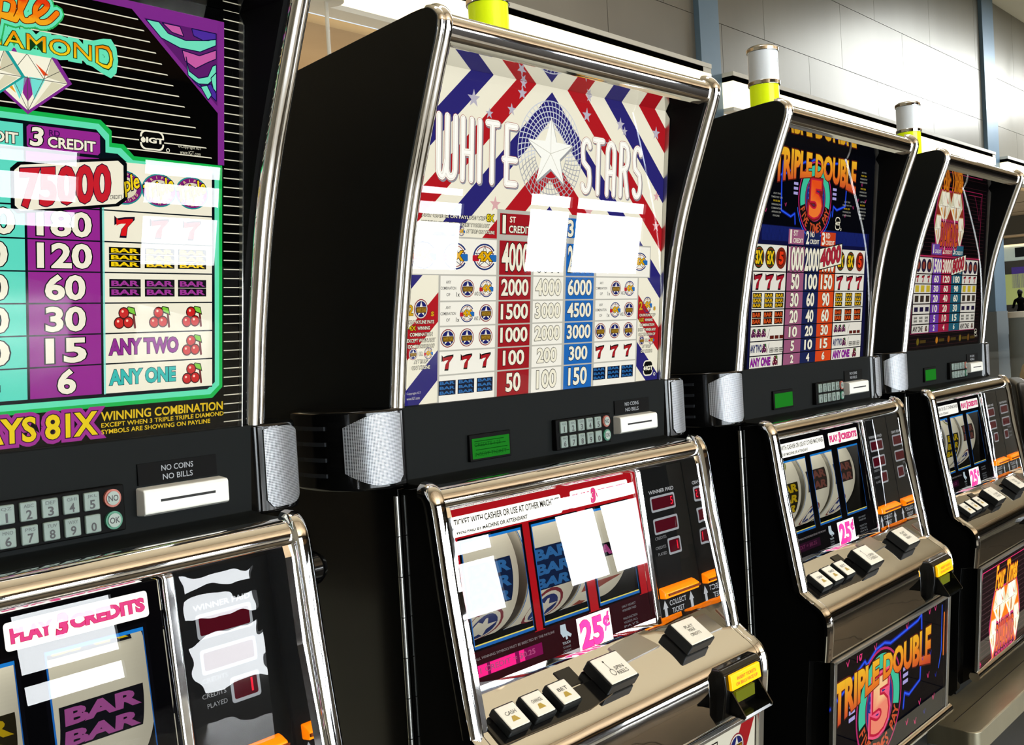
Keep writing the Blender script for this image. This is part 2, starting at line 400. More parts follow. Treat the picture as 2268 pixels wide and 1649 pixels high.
CREAM = '#efe9d2'
def art_triple_diamond(P):
    BK = (.0, .0, .0)
    P.rect(-.25, .247, -.003, .383, '#030303', 6); P.up()
    for i in range(46):                                        # thin cream pinstripes across the black glass
        v = .0035+i*.00845
        P.rect(.2305, .248, v-.00045, v+.00045, '#d9d4bd'); P.rect(-.25, -.2305, v-.00045, v+.00045, '#d9d4bd')
        if .244 < v < .362: P.rect(-.222, .222, v-.00048, v+.00048, '#e6e1c8')
    P.up()
    for s in (1, -1):
        f = lambda L: [(s*a if s > 0 else -(a-.0), b) for a, b in L]
        P.poly(f([(.136,.3685),(.231,.3685),(.231,.238),(.2245,.238)]), '#030303')
    P.up()
    for s in (1, -1):
        f = lambda L: [(s*a, b) for a, b in L]
        P.poly(f([(.224,.372),(.231,.372),(.231,.243),(.224,.243)]), '#7c2a86')
        P.poly(f([(.137,.366),(.226,.366),(.226,.288)]), '#7c2a86')
    P.rect(-.231, .231, .366, .3725, '#7c2a86')
    P.up()
    for s in (1, -1):
        f = lambda L: [(s*a, b) for a, b in L]
        P.poly(f([(.148,.361),(.2235,.361),(.2235,.296)]), '#5a1c66'); P.up()
        for L, c in (([(.150,.360),(.163,.360),(.172,.352),(.190,.349),(.214,.353),(.222,.357),(.222,.350),(.205,.3415),(.184,.3415),(.165,.347)], '#6fdcb8'),
                     ([(.166,.360),(.184,.360),(.188,.352),(.176,.3535)], '#c45aa0'), ([(.196,.3605),(.222,.3605),(.222,.3555),(.208,.352),(.198,.3545)], '#4b2c98'),
                     ([(.186,.340),(.204,.338),(.222,.346),(.222,.338),(.212,.333),(.200,.326),(.189,.331)], '#c45aa0'),
                     ([(.190,.335),(.193,.323),(.203,.318),(.213,.321),(.218,.331),(.222,.333),(.222,.322),(.213,.314),(.202,.313),(.192,.319)], '#6fdcb8'),
                     ([(.196,.316),(.208,.311),(.216,.315),(.222,.307),(.222,.300),(.2135,.306),(.203,.311)], '#4b2c98'),
                     ([(.205,.311),(.212,.313),(.217,.305),(.213,.300)], '#6fdcb8'), ([(.216,.320),(.222,.326),(.222,.308),(.2185,.311)], '#6fdcb8')):
            P.poly(f(L), c); P.up(.4)
            P.line(f(L+[L[0]]), .0009, '#101040', False); P.up(.3)
        P.layer -= 8*.7+1
    P.up(7)
    # payout table border
    def tab(k, col):
        P.poly([(-.236+k,.244-k),(-.13+k*.6,.244-k),(-.121+k*.6,.252-k),(-.121+k*.7,.2615-k),(-.112+k*.7,.2695-k),(.1065-k*.5,.2695-k),(.1165-k*.7,.2615-k),(.1165-k*.7,.2515-k),(.1275-k*.7,.2515-k),(.1375-k*.4,.2425-k),(.228-k,.2425-k),(.228-k,.037+k*.6),(.217-k*.7,.0275+k),(-.228+k*.7,.0275+k),(-.236+k,.037+k*.6)], col)
    tab(0, '#18b04c'); P.up(); tab(.0035, '#62dcb0'); P.up(); tab(.0085, '#061018'); P.up()
    rows = [.0385, .0645, .0905, .1165, .1425, .1685, .195]
    PUR, AQ = '#93288c', '#5ed6bd'
    cols = [(.0415, .1045, PUR), (-.0245, .0395, AQ), (-.091, -.0265, PUR)]
    vals = [['6','15','30','60','120','180'], ['4','10','20','40','80','120'], ['2','5','10','20','40','60']]
    for (a, b, c), vv in zip(cols, vals):
        P.rect(a, b, .0385, .2375, c, 3)
    P.rect(.1065, .2165, .0385, .2365, CREAM, 3); P.rect(-.224, -.093, .0385, .2365, CREAM, 3)
    P.cham(.0425, .1055, .240, .2585, .002, PUR); P.rect(-.0245, .0395, .240, .2585, AQ); P.rect(-.091, -.0265, .240, .2585, PUR)
    P.up()
    P.rect(.1065, .1085, .0385, .2365, '#8fe0d0')
    for r in rows: P.rect(-.224, .2165, r-.0006, r+.0006, '#061018')
    for x in (.0405, -.0255, -.092, .1055): P.rect(x-.0011, x+.0011, .0385, .2365, '#061018')
    P.up()
    for (a, b, c), vv in zip(cols, vals):
        m_ = (a+b)/2
        for i, t in enumerate(vv):
            wd = .0165*len(t)+(.0 if len(t) < 3 else -.004); z0 = rows[i]
            P.text(t, m_-wd/2-(.0), m_+wd/2, z0+.0035, z0+.0225, CREAM, .032, '#0b0b10', .062)
    for m_, t, q in ((.0735, '3', 'RD'), (.0075, '2', 'ND'), (-.0585, '1', 'ST')):
        P.text(t, m_-.0285, m_-.0175, .2425, .2565, CREAM, .03, '#0b0b10', .07, shear=.12)
        P.text(q, m_-.0125, m_-.0035, .2515, .2560, '#3c0c50', .02)
        P.text('CREDIT', m_-.0135, m_+.0275, .2425, .2505, CREAM, .03, '#0b0b10', .08)
    for cx, sgn in ((.1275, 1), (-.1945, -1)):
        xs = [cx, cx+.034, cx+.0675] if sgn > 0 else [cx, cx+.036, cx+.072]
        for x in xs:
            P.disc(x, .215, .0175, '#1d8a8a', 28, .0145); P.up(); P.disc(x, .215, .0163, '#7a1c6c', 28, .0133); P.up(); P.disc(x, .215, .0118, '#d9d2b4', 24, .0092); P.up()
            P.arc('TRIPLE', x, .215, .0122, 160, 20, .0028, .003, '#e8c890', .01, .82); P.arc('DIAMOND', x, .215, .0146, 200, 340, .0028, .0026, '#e8c890', .01, .82)
            P.text('Triple', x-.0145, x+.0150, .2075, .2235, '#f2d21c', .02, '#12082a', .07, shear=.35, rot=.35)
            P.layer -= 3
            seven(P, x, .1815, .0185, '#d8181c', '#1a0c20')
            bars(P, x, .1555, .030, .0175, 3, '#f0cc10', '#0a0a08'); bars(P, x, .1295, .030, .0150, 2, '#9c3490', '#0a0a10')
            cherry(P, x, .104, .021)
        P.text('ANY TWO', xs[0]-.0150, xs[1]+.018, .0725, .0850, '#8e2a8c', .045, '#200828', .075)
        P.text('ANY ONE', xs[0]-.0150, xs[1]+.015, .0465, .0585, '#38b8b0', .045, '#08303a', .075)
        cherry(P, xs[2], .0780, .021); cherry(P, xs[2], .0520, .021)
    P.up(4)
    # tilted jackpot plate
    def T(u, v):
        x = (u-.078); return (u, v+x*.13)
    pl = [(.036,.1955),(.119,.1955),(.1265,.2000),(.1265,.2270),(.1215,.2315),(.037,.2315),(.0315,.2275),(.0315,.2000)]
    P.poly([T(.078+(u-.078)*1.07, .2135+(v-.2135)*1.13) for u, v in pl], '#05080c'); P.up(); P.poly([T(*p) for p in pl], CREAM); P.up()
    P.text('75000', .037, .1135, .1990, .2285, '#c4202c', .035, '#30102a', .055, warp=lambda a, b: T(.037+a*.0765, .1990+b*.0285))
    P.text('CREDITS', .112, .1245, .2000, .2040, '#101010', .01, warp=lambda a, b: T(.1135+a*.0115, .1995+b*.0032))
    P.layer -= 6
    P.up(3)
    # diamonds, script and name
    diamond(P, .0435, .291, .067, .044, '#7c2a8a', .06)
    P.up(4); diamond(P, .0050, .291, .067, .044, '#1f9a94', .045); diamond(P, -.0335, .291, .067, .044, '#1f9a94', .045); P.up(4)
    nm = lambda a, b: (.0020+a*.1150, .3160+b*.0125+max(0, abs(2*a-1)-.71)/.29*(.0045*b-.0080*(1-b))) if True else 0
    P.text('DIAMOND', 0, 0, 0, 0, lambda u, v: ('#e88a08' if v > .325 else '#efc81a'), .0, '#123a14', .03, warp=nm, out2='#66e0b4', ow2=.20)
    P.up(-.5); V, F = glyphs('DIAMOND', .12); xs = [p[0] for p in glyphs('DIAMOND')[0]]; P.mesh([nm((p[0]-min(xs))/(max(xs)-min(xs)), (p[1])/.73) for p in V], F, '#2cae58'); P.up(.5)
    P.up(5)
    scr = {'p': [(.012,.330),(.022,.352),(.020,.335),(.017,.322),(.021,.349),(.032,.350),(.030,.340),(.021,.339),(.034,.337)],
           'l': [(.034,.337),(.046,.362),(.049,.372),(.043,.370),(.038,.350),(.040,.3385),(.048,.3395)],
           'e': [(.046,.3400),(.056,.3475),(.060,.3535),(.055,.3555),(.050,.348),(.052,.3395),(.060,.3405),(.068,.3485)],
           'i': [(.000,.352),(-.003,.340),(.003,.337),(.012,.346)], 'r': [(-.024,.337),(-.017,.354),(-.013,.350),(-.006,.352),(-.008,.340),(.000,.350)],
           'T': [(-.066,.366),(-.046,.371),(-.014,.368)], 't': [(-.036,.369),(-.044,.338),(-.052,.336),(-.030,.345)]}
    for wd, c in ((.0130, '#2cae58'), (.0104, '#66e0b4'), (.0054, '#5a1c08'), (.0040, None)):
        for k_ in scr.values():
            q = catmull(k_, 5); P.line(q, wd, c or (lambda u, v: '#e03a10' if v > .352 else ('#ee7a10' if v > .342 else '#f0a41c')))
        P.up()
    P.layer -= 12
    P.up(3)
    maker(P, .154, .2575, .0235, .0165)
    P.text('©Copyright IGT', .180, .2045, .2535, .2570, '#cfcab4', .0); P.text('www.IGT.com', .182, .2035, .2488, .2522, '#cfcab4', .0)
    P.rect(.102, .227, .0, .0265, '#030303'); P.up()
    P.text('PAYS 81X', -.012, .098, .0055, .0245, '#e2c818', .03, '#2a0a20', .06, out2='#9a2c8c', ow2=.17)
    P.text('WINNING COMBINATION', .1030, .2270, .0160, .0235, '#d8b81c', .022)
    P.text('EXCEPT WHEN 3 TRIPLE TRIPLE DIAMOND', .1030, .2280, .0103, .0141, '#d8b81c', .016)
    P.text('SYMBOLS ARE SHOWING ON PAYLINE', .1030, .2130, .0045, .0083, '#d8b81c', .016)

def disc_star(P, u, v, r, kx=1.):
    P.disc(u, v, r*kx, '#8a2634', 24, r); P.up(); P.disc(u, v, r*.90*kx, '#ece7d4', 24, r*.90); P.up(); P.disc(u, v, r*.80*kx, '#1c2068', 24, r*.80); P.up()
    P.star(u, v, r*.80*kx, '#e9e4d2', sy=1/kx); P.up(); P.rrect(u-r*.72*kx, u+r*.72*kx, v-r*.36, v+r*.22, r*.12, '#6a4a10'); P.up()
    P.text('WHITE STARS', u-r*.64*kx, u+r*.64*kx, v-r*.24, v+r*.08, '#b08a28', .03); P.layer -= 5
def disc_4x(P, u, v, r, kx=1.):
    P.ring(u, v, r*.88*kx, r*kx, '#25306c', 30, 330, k=1/kx); P.ring(u, v, r*.74*kx, r*.80*kx, '#9a2c34', -150, 150, k=1/kx); P.up()
    for i in range(5):
        a = math.radians(90+i*144); b = math.radians(90+(i+1)*144)
        P.line([(u+r*.86*kx*math.cos(a), v+r*.86*math.sin(a)), (u+r*.86*kx*math.cos(b), v+r*.86*math.sin(b))], r*.05, '#26264a', False)
    P.up(); P.rrect(u-r*1.06*kx, u-r*.5*kx, v-r*.34, v+r*.12, r*.1, '#b81c2c'); P.rrect(u+r*.42*kx, u+r*1.04*kx, v-r*.36, v+r*.18, r*.1, '#2468b0'); P.up()
    P.text('4X', u-r*.56*kx, u+r*.56*kx, v-r*.28, v+r*.36, '#dfa810', .05, '#3a2408', .10); P.layer -= 3

def art_white_stars(P):
    P.rect(-.253, .2475, -.003, .384, CREAM, 6); P.up()
    U0_, SL = -.0055, .9
    for c0, c1, c in ((.20,.235,'b'), (.268,.302,'r'), (.344,.3775,'b'), (.411,.4445,'r'), (.481,.516,'b'), (.552,.587,'r'), (.621,.656,'b')):
        col = '#2a2670' if c == 'b' else '#b01a22'
        for s in (1, -1):
            q = [(U0_, c0), (U0_, c1), (U0_+s*.30, c1-SL*.30), (U0_+s*.30, c0-SL*.30)]
            for a, b, k in ((1, 0, .2475), (-1, 0, .253), (0, 1, .384), (0, -1, .003)): q = clip(q, a, b, k)
            if len(q) > 2: P.poly(q, col)
    P.up()
    for u, v, r in ((-.147,.352,.011), (-.062,.369,.009), (-.081,.347,.008), (.066,.357,.010), (.140,.353,.010), (-.107,.232,.010), (.150,.345,.007), (.225,.350,.010), (.075,.233,.012), (.232,.22,.009), (.070,.381,.007), (-.060,.381,.007), (.231,.262,.008), (.116,.324,.008), (-.12,.338,.007)):
        P.star(u, v, r, '#b9b3c0' if v > .3 else '#d9a8a8')
    P.up()
    # wire mesh wreath
    def mesh_ring(a0, a1, col):
        n = int(abs(a1-a0)/7)
        for k_ in range(6):
            r0 = .030+.0062*k_*1.0
            pts = []
            for i in range(n*3+1):
                a = math.radians(a0+(a1-a0)*i/(n*3)); pts.append((-.006+r0*1.02*math.cos(a), .3015+r0*1.06*math.sin(a)))
            P.line(pts, .0012, col, False)
        for i in range(n+1):
            a = a0+(a1-a0)*i/n; 
            P.line([(-.006+(.030+.0062*k_)*1.02*math.cos(math.radians(a+k_*2.2)), .3015+(.030+.0062*k_)*1.06*math.sin(math.radians(a+k_*2.2))) for k_ in range(6)], .0012, col, False)
    mesh_ring(-12, 192, '#cdd0d8'); mesh_ring(192, 348, '#a8a8ac'); P.up()
    P.star(-.0045, .2985, .0475, '#9a9a9c', .41, sy=.98); P.up(); P.star(-.006, .301, .0465, '#fbfaf0', .41, sy=.98); P.up()
    for i in range(5):
        a = math.radians(90+72*i); P.line([(-.006, .301), (-.006+.0455*math.cos(a), .301+.0446*math.sin(a))], .0007, '#c8c4b4', False)
    P.up()
    # tall condensed art-deco lettering: white strokes, thin red edge, grey shadow
    def deco(strokes, ox, oy, sx, sy):
        for dw, c, dx, dy in ((.0030, '#8f9098', .0016, -.0014), (.0022, '#b06a58', 0, 0), (.0010, '#fbf9ee', 0, 0), (-.0022, '#c9bfae', 0, 0), (-.0030, '#fffdf4', 0, 0)):
            for st in strokes:
                P.line([(ox+x*sx+dx, oy+y*sy+dy) for x, y in st], .0072+dw, c, True)
            P.up()
        P.layer -= 5
    def arcp(cx, cy, rx, ry, a0, a1, n=8): return [(cx+rx*math.cos(math.radians(a0+(a1-a0)*i/n)), cy+ry*math.sin(math.radians(a0+(a1-a0)*i/n))) for i in range(n+1)]
    Wd = [[(0,1),(0,.18)]+arcp(.55,.14,.55,.13,180,270,4)+[(.8,.06)]+[(1.1,.3),(1.1,1)], [(1.1,.3)]+arcp(1.65,.14,.55,.13,180,360,6)+[(2.2,1)], [(2.2,.9),(2.2,1)],
          [(3.2,1),(3.2,0)], [(4.4,1),(4.4,0)], [(3.2,.45),(4.4,.45)], [(5.5,1),(5.5,0)], [(7.3,1),(7.3,0)], [(6.6,1),(8.1,1)], [(9.4,1),(9.4,0)], [(9.4,1),(10.8,1)], [(9.0,.42),(10.8,.42)], [(9.4,0),(10.8,0)]]
    deco(Wd, -.204, .2580, .1315/10.8, .0690)
    Sd = lambda o: [arcp(o+.6,.80,.6,.17,20,180,6)+[(o,.72),(o+.15,.56),(o+1.05,.44),(o+1.2,.3)]+arcp(o+.6,.18,.6,.17,0,-160,6)]
    St = Sd(0)+[[(2.6,1),(2.6,0)], [(1.9,1),(3.4,1)], [(4.2,0),(4.2,.8)]+arcp(4.8,.8,.6,.18,180,0,6)+[(5.4,0)], [(4.2,.42),(5.4,.42)],
          [(6.6,0),(6.6,1),(7.3,1)]+arcp(7.3,.76,.6,.23,90,-90,6)+[(6.6,.5)], [(7.3,.5),(7.9,0)]]+Sd(9.0)
    deco(St, .0585, .2580, .1300/10.2, .0690)
    P.up(6)
    # table
    P.rect(-.2015, .1925, -.003, .147, '#b9b6aa'); P.rect(-.2515, .2195, .146, .191, '#b9b6aa'); P.rect(-.1045, .0925, .146, .2265, '#b9b6aa'); P.up()
    R_, B_, W_ = '#9c1a22', '#1e66b4', '#f2eee0'
    rows = [-.003, .030, .0585, .0870, .1160, .1465, .190]
    for i in range(6):
        z0, z1 = rows[i]+.0009, rows[i+1]-.0009
        P.rect(-.0995, -.0405, z0, z1, R_); P.rect(-.0355, .0240, z0, z1, W_); P.rect(.0290, .0885, z0, z1, B_)
        if i < 5: P.rect(-.1985, -.1045, z0, z1, W_); P.rect(.0935, .1895, z0, z1, W_)
        else: P.rect(-.2495, -.1045, z0, z1, W_); P.rect(.0935, .2175, z0, z1, W_)
    P.rect(-.0995, -.0405, .1965, .2220, R_); P.rect(-.0355, .0240, .1965, .2220, W_); P.rect(.0290, .0885, .1965, .2220, B_)
    P.up()
    for i, t in enumerate((('50','100','150'), ('100','200','300'), ('1000','2000','3000'), ('1500','3000','4500'), ('2000','4000','6000'), ('4000','8000','20000'))):
        z0 = rows[i]+.0065; z1 = rows[i+1]-.0045
        for cx, tt, c in zip((-.0700, -.0057, .0588), t, (CREAM, CREAM, CREAM)):
            wd = {2: .026, 3: .038, 4: .049, 5: .052}[len(tt)]
            P.text(tt, cx-wd/2, cx+wd/2, z0, z1, c, .028, '#141210', .055)
    for cx, n_, q in ((-.0700, '1', 'ST'), (-.0057, '2', 'ND'), (.0588, '3', 'RD')):
        P.text(n_, cx-.0270, cx-.0170, .1985, .2190, CREAM, .03, '#141210', .06)
        P.text(q, cx-.0115, cx-.0010, .2115, .2185, CREAM if n_ != '2' else '#141210', .02)
        P.text('CREDIT', cx-.0130, cx+.0265, .1990, .2075, CREAM, .025, '#141210', .07)
    kx = 1.25
    for x in (-.2260, -.1750, -.1255): disc_4x(P, x, .1685, .0158, kx)
    for x in (.110, .1530, .1930): disc_4x(P, x, .1685, .0128, 1.4)
    for s, xs in ((0, (-.1855, -.1540, -.1215)), (1, (.1060, .1385, .1705))):
        for x in xs:
            disc_star(P, x, .0730, .0108, 1.12); seven(P, x, .0445, .0185, '#a81a22', '#141010')
            bars(P, x, .0150, .0280, .0170, 3, '#2a6aa8', '#0c1830', '#0c1830')
        a, b, c = xs
        for zr, first, second in ((.1015, disc_4x, disc_star), (.1310, disc_star, disc_4x)):
            P.text('ANY', a-.004, a+.004, zr+.0055, zr+.0090, '#141210', .005); P.text('COMBINATION', a-.0125, a+.0125, zr-.0015, zr+.0020, '#141210', .005)
            P.text('OF', a-.003, a+.003, zr-.0090, zr-.0055, '#141210', .005)
            P.text('1x', b-.0185, b-.0130, zr-.0095, zr-.0045, '#141210', .01); first(P, b, zr, .0106, 1.1)
            P.text('AND 2x', b+.0120, c-.0095, zr-.0085, zr-.0040, '#141210', .01); second(P, c, zr, .0106, 1.1)
    P.up(7)
    # side notes
    for cx, two, dsc in ((-.2285, '4X', disc_star), (.2150, '16X', disc_4x)):
        P.text('2', cx-.0205, cx-.0135, .1010, .1120, '#d0a018', .03, '#1a1208', .06); dsc(P, cx-.0010, .1075, .0115, .95); P.text('s', cx+.0150, cx+.0190, .0995, .1045, '#d0a018', .03, '#1a1208', .06)
        for zz, t, hw, c in ((.0930,'ON PAYLINE PAYS',.0195,CREAM), (.0790,'COMBINATION',.0175,CREAM), (.0722,'EXCEPT WHEN ANY',.0215,CREAM), (.0655,'COMBINATION OF',.0205,CREAM), (.0480,'APPEARS',.0105,CREAM), (.0412,'ON PAYLINE',.0140,CREAM)):
            P.text(t, cx-hw, cx+hw, zz-.0019, zz+.0019, c, .02, '#161210', .10)
        P.text(two, cx-.019, cx-.009, .0838, .0888, '#d0b818', .03, '#161210', .10); P.text('WINNING', cx-.006, cx+.013, .0842, .0880, CREAM, .02, '#161210', .10)
        disc_star(P, cx-.0125, .0570, .0068, 1.0); disc_4x(P, cx+.0115, .0570, .0068, 1.0); P.text('OR', cx-.0035, cx+.0025, .0548, .0588, CREAM, .02, '#161210', .10)
    P.text('ANY ONE 1x ON PAYLINE PAYS', -.230, -.1245, .2120, .2158, CREAM, .02, '#161210', .10); P.text('8X', -.1235, -.1115, .2110, .2190, '#e0c818', .03, '#161210', .10)
    P.text('WINNING COMBINATION EXCEPT WHEN ANY', -.2300, -.1190, .2035, .2072, CREAM, .02, '#161210', .10)
    P.text('COMBINATION OF 3', -.2340, -.1930, .1960, .1998, CREAM, .02, '#161210', .10); disc_star(P, -.1870, .1975, .0056, 1.); P.text('OR', -.1790, -.1735, .1960, .1998, CREAM, .02, '#161210', .10)
    disc_4x(P, -.1665, .1975, .0056, 1.); P.text('APPEARS ON PAYLINE', -.1580, -.1100, .1960, .1998, CREAM, .02, '#161210', .10)
    maker(P, .2205, .0165, .0240, .0225, '#f0ead2', '#0a0a0a')
    P.text('Copyright IGT', -.2500, -.2280, .0105, .0138, '#d0ccbc', .0); P.text('www.IGT.com', -.2500, -.2300, .0050, .0083, '#d0ccbc', .0)

OR1, OR2, OR3 = '#f0b828', '#ec7e22', '#c2402a'
def grad3(v0, v1):
    def f(u, v):
        t = (v-v0)/(v1-v0); a, b = (lin(OR2), lin(OR1)) if t > .5 else (lin(OR3), lin(OR2)); t = (t*2) % 1 if 0 < t < 1 else (0 if t <= 0 else 1)
        c = [a[i]+(b[i]-a[i])*t for i in range(3)]
        return tuple(12.92*x if x <= .0031308 else 1.055*x**(1/2.4)-.055 for x in c)
    return f
def triple_double(P, cu, cv, s, lit=1.0, dark=False, tl=-2.25, tw=4.95, bm_=.47, be=.16, tp=.92):
    """name, roundel and neon outline, centred on the roundel"""
    T = lambda x, y: (cu+x*s, cv+y*s)
    neon = [(-2.25,.55),(-2.05,.70),(-1.95,.62),(-.75,1.05),(-.65,.95),(-.2,1.15),(.2,1.18),(.5,1.10),(1.95,1.22),(2.15,1.3),(2.2,.7),(2.15,-.1),(1.55,-.25),(1.3,-.15),(1.25,-.45)]
    for wd, c in ((.10, '#101a80'), (.045, '#2a5af0')):
        P.line([T(x, y*1.) for x, y in neon], wd*s, c); P.line([T(-x, y-.35) for x, y in neon[8:]], wd*s, c); P.up()
    P.disc(*T(0, 0), 1.12*s, '#b8286a', 40); P.up(); P.disc(*T(0, 0), 1.07*s, '#101010', 40); P.up()
    P.ring(*T(0, 0), .70*s, 1.0*s, '#3fc09a', -15, 195); P.disc(*T(0, 0), .68*s, '#9a2c5c', 36); P.up(); P.disc(*T(0, 0), .63*s, '#20307c', 36); P.up()
    for k_ in range(-3, 4): P.rect(cu-.5*s, cu+.5*s, cv+(k_*.15-.02)*s, cv+(k_*.15+.03)*s, '#4a64b8')
    for sg in (1, -1):
        for k_ in range(3): P.rect(cu+sg*1.18*s if sg > 0 else cu-1.45*s, cu+1.45*s if sg > 0 else cu-1.18*s, cv+(.05+k_*.14)*s, cv+(.13+k_*.14)*s, '#a8a0d8')
    P.up()
    P.arc('FIVE TIMES PAY', *T(0, 0), 1.02*s, 198, 342, .26*s, .20*s, '#c8502c', .03)
    P.text('5', cu-.42*s, cu+.42*s, cv-.50*s, cv+.50*s, (lambda u, v: '#e8501c' if v > cv else '#f07a30') if dark else (lambda u, v: '#f8c890' if v > cv+.1*s else '#f08a70'), .04, '#c01c3c', .075, out2='#f05a80' if not dark else '#7a1c1c', ow2=.11)
    P.up(4)
    def nm(a, b):
        y0 = bm_-(bm_-be)*abs(2*a-1)**1.4; return T(tl+tw*a, y0+b*(tp-y0))
    P.text('TRIPLE DOUBLE', 0, 0, 0, 0, lambda u, v: grad3(cv+be*s, cv+tp*s)(u, v), .045, '#5a1c10', .075, warp=nm)
    P.up(3)
def neon_dots(P, L, sz, c='#c03a78'):
    for u, v in L:
        P.line([(u-sz/2, v+sz/3), (u, v-sz/2), (u+sz/2, v+sz/2)], sz*.18, c)
def tiny(P, u, v, w_, lines, col='#9a9a92'):
    for i, t in enumerate(lines): 
        h = .0030; k_ = min(1, len(t)/12); P.text(t, u-w_/2*k_, u+w_/2*k_, v-i*.0062, v-i*.0062+h, '#d0b020' if 'X' in t else col, .01)
def art_triple_double(P):
    P.rect(-.25, .2475, -.003, .384, '#05060c', 6); P.up(); P.rect(-.232, .236, -.003, .2385, '#10123a', 3); P.rect(-.20, .225, .2125, .2375, '#1b2a78'); P.up()
    triple_double(P, -.0080, .2910, .0590, dark=True, tl=-2.65, tw=5.45, bm_=.68, be=.37, tp=1.30); P.layer -= 12
    P.ring(-.008, .291, .0690, .0712, '#2a62e8', 195, 345)
    tiny(P, -.153, .290, .040, ['ANY FIVE', 'TIMES PAY ON', 'PAYS 5X', 'WINNING PAY', 'COMBINATION', 'APPEARS ON', 'PAYLINE']); tiny(P, .127, .292, .040, ['ANY FIVE', 'TIMES PAY ON', 'PAYS 25X', 'WINNING PAY', 'COMBINATION'])
    tiny(P, .197, .352, .036, ['ANY TWO', 'PAYS 10X', 'WINNING PAY', 'COMBINATION', '', 'PAYS 25X', 'WINNING PAY', 'COMBINATION', '', 'ANY TWO', 'PAYS 9X', 'WINNING PAY', 'COMBINATION', 'APPEARS ON', 'PAYLINE'])
    neon_dots(P, [(-.145,.365), (-.19,.262), (-.12,.275), (.175,.30), (.19,.33), (.21,.30), (.12,.268), (-.20,.31), (.155,.285)], .006)
    maker(P, .090, .2520, .0210, .0240)
    P.up(2)
    rows = [-.003, .0185, .043, .0680, .0965, .1270, .1600, .2060]
    W_ = '#e6e2d4'
    P.rect(-.226, .221, -.003, .206, '#0a0a14'); P.up()
    for i in range(7):
        a, b = rows[i]+.0009, rows[i+1]-.0009
        P.rect(-.225, -.1095, a, b, W_); P.rect(.0895, .2200, a, b, W_)
        P.rect(-.1045, -.0410, a, b, '#9a5878'); P.rect(-.0405, .0205, a, b, '#1a2450'); P.rect(.0210, .0860, a, b, '#d8481c')
    P.rect(-.1045, -.0460, .2085, .2345, '#9a5878'); P.rect(-.0405, .0180, .2085, .2345, '#1a2450'); P.rect(.0220, .0835, .2085, .2345, '#c8401c'); P.up()
    for i, t in enumerate((('2','4','6'), ('5','10','15'), ('10','20','30'), ('20','40','60'), ('30','60','90'), ('50','100','150'), ('1000','2000','4000'))):
        z0 = rows[i]+.0042; z1 = rows[i+1]-.0036
        for cx, tt in zip((-.0725, -.0100, .0535), t):
            wd = {1: .014, 2: .029, 3: .046, 4: .056}[len(tt)]
            P.text(tt, cx-wd/2, cx+wd/2, z0, z1, CREAM, .035, '#101010', .065)
    for cx, n_, q in ((-.0755, '1', 'ST'), (-.0110, '2', 'ND'), (.0530, '3', 'RD')):
        P.text(n_, cx-.0260, cx-.0150, .2110, .2325, CREAM, .03); P.text(q, cx-.0100, cx+.006, .2235, .2325, CREAM, .02); P.text('CREDIT', cx-.0110, cx+.0260, .2115, .2190, CREAM, .02)
    for xs in ((-.2075, -.1675, -.1290), (.1100, .1540, .1970)):
        for k_, x in enumerate(xs):
            P.disc(x, .1835, .0185, '#1e3a20' if k_ != 2 else '#7a2018', 24); P.up(); P.ring(x, .1835, .0140, .0165, '#7a2c18', 0, 360, 24); P.up()
            P.text('3X' if k_ < 2 else '5', x-.011, x+.011, .1735, .1935, '#e8c018' if k_ < 2 else '#e03818', .05, '#181008', .09); P.layer -= 2
            seven(P, x, .1430, .0280, '#a01828', '#240810'); bars(P, x, .1115, .0310, .0250, 3, '#d8a818', '#14120a'); bars(P, x, .0820, .0310, .0220, 2, '#d0501c', '#2a0e08')
        a, b, c = xs
        for k_ in range(3): cherry(P, a-.008+k_*.0175, .057, .016, '#5a1450', '#2c7034'); P.rect(b+.010+k_*.0175, b+.0245+k_*.0175, .0455, .0515, '#5a1c14')
        P.line([(b+.002, .048), (b+.009, .063)], .0010, '#101010'); P.line([(b+.002, .022), (b+.009, .039)], .0010, '#101010')
        P.text('ANY TWO', a-.0160, a+.0220, .0250, .0370, '#202860', .05); cherry(P, a+.031, .031, .017, '#5a1450', '#2c7034')
        for k_ in range(3): bars(P, b+.0180+k_*.0175, .0265, .0140, .0080, 2, '#e6e2d4', '#181818')
        P.text('ANY ONE', a-.0150, b+.0150, .0015, .0145, '#8a2090', .05, '#30083a', .07); cherry(P, c-.006, .0085, .019, '#6a1838', '#3c6e20')
    P.up(6)
    pl = [(.0190, .1665), (.1105, .1785), (.1105, .2145), (.0190, .2030)]
    P.poly([(.065+(a-.065)*1.05, .1905+(b-.1905)*1.1) for a, b in pl], '#141414'); P.up(); P.poly(pl, '#efe9d2'); P.up()
    P.text('4000', 0, 0, 0, 0, '#a82838', .04, '#301018', .06, warp=lambda a, b: (.023+a*.083, .1715+b*.0290+a*.0115))
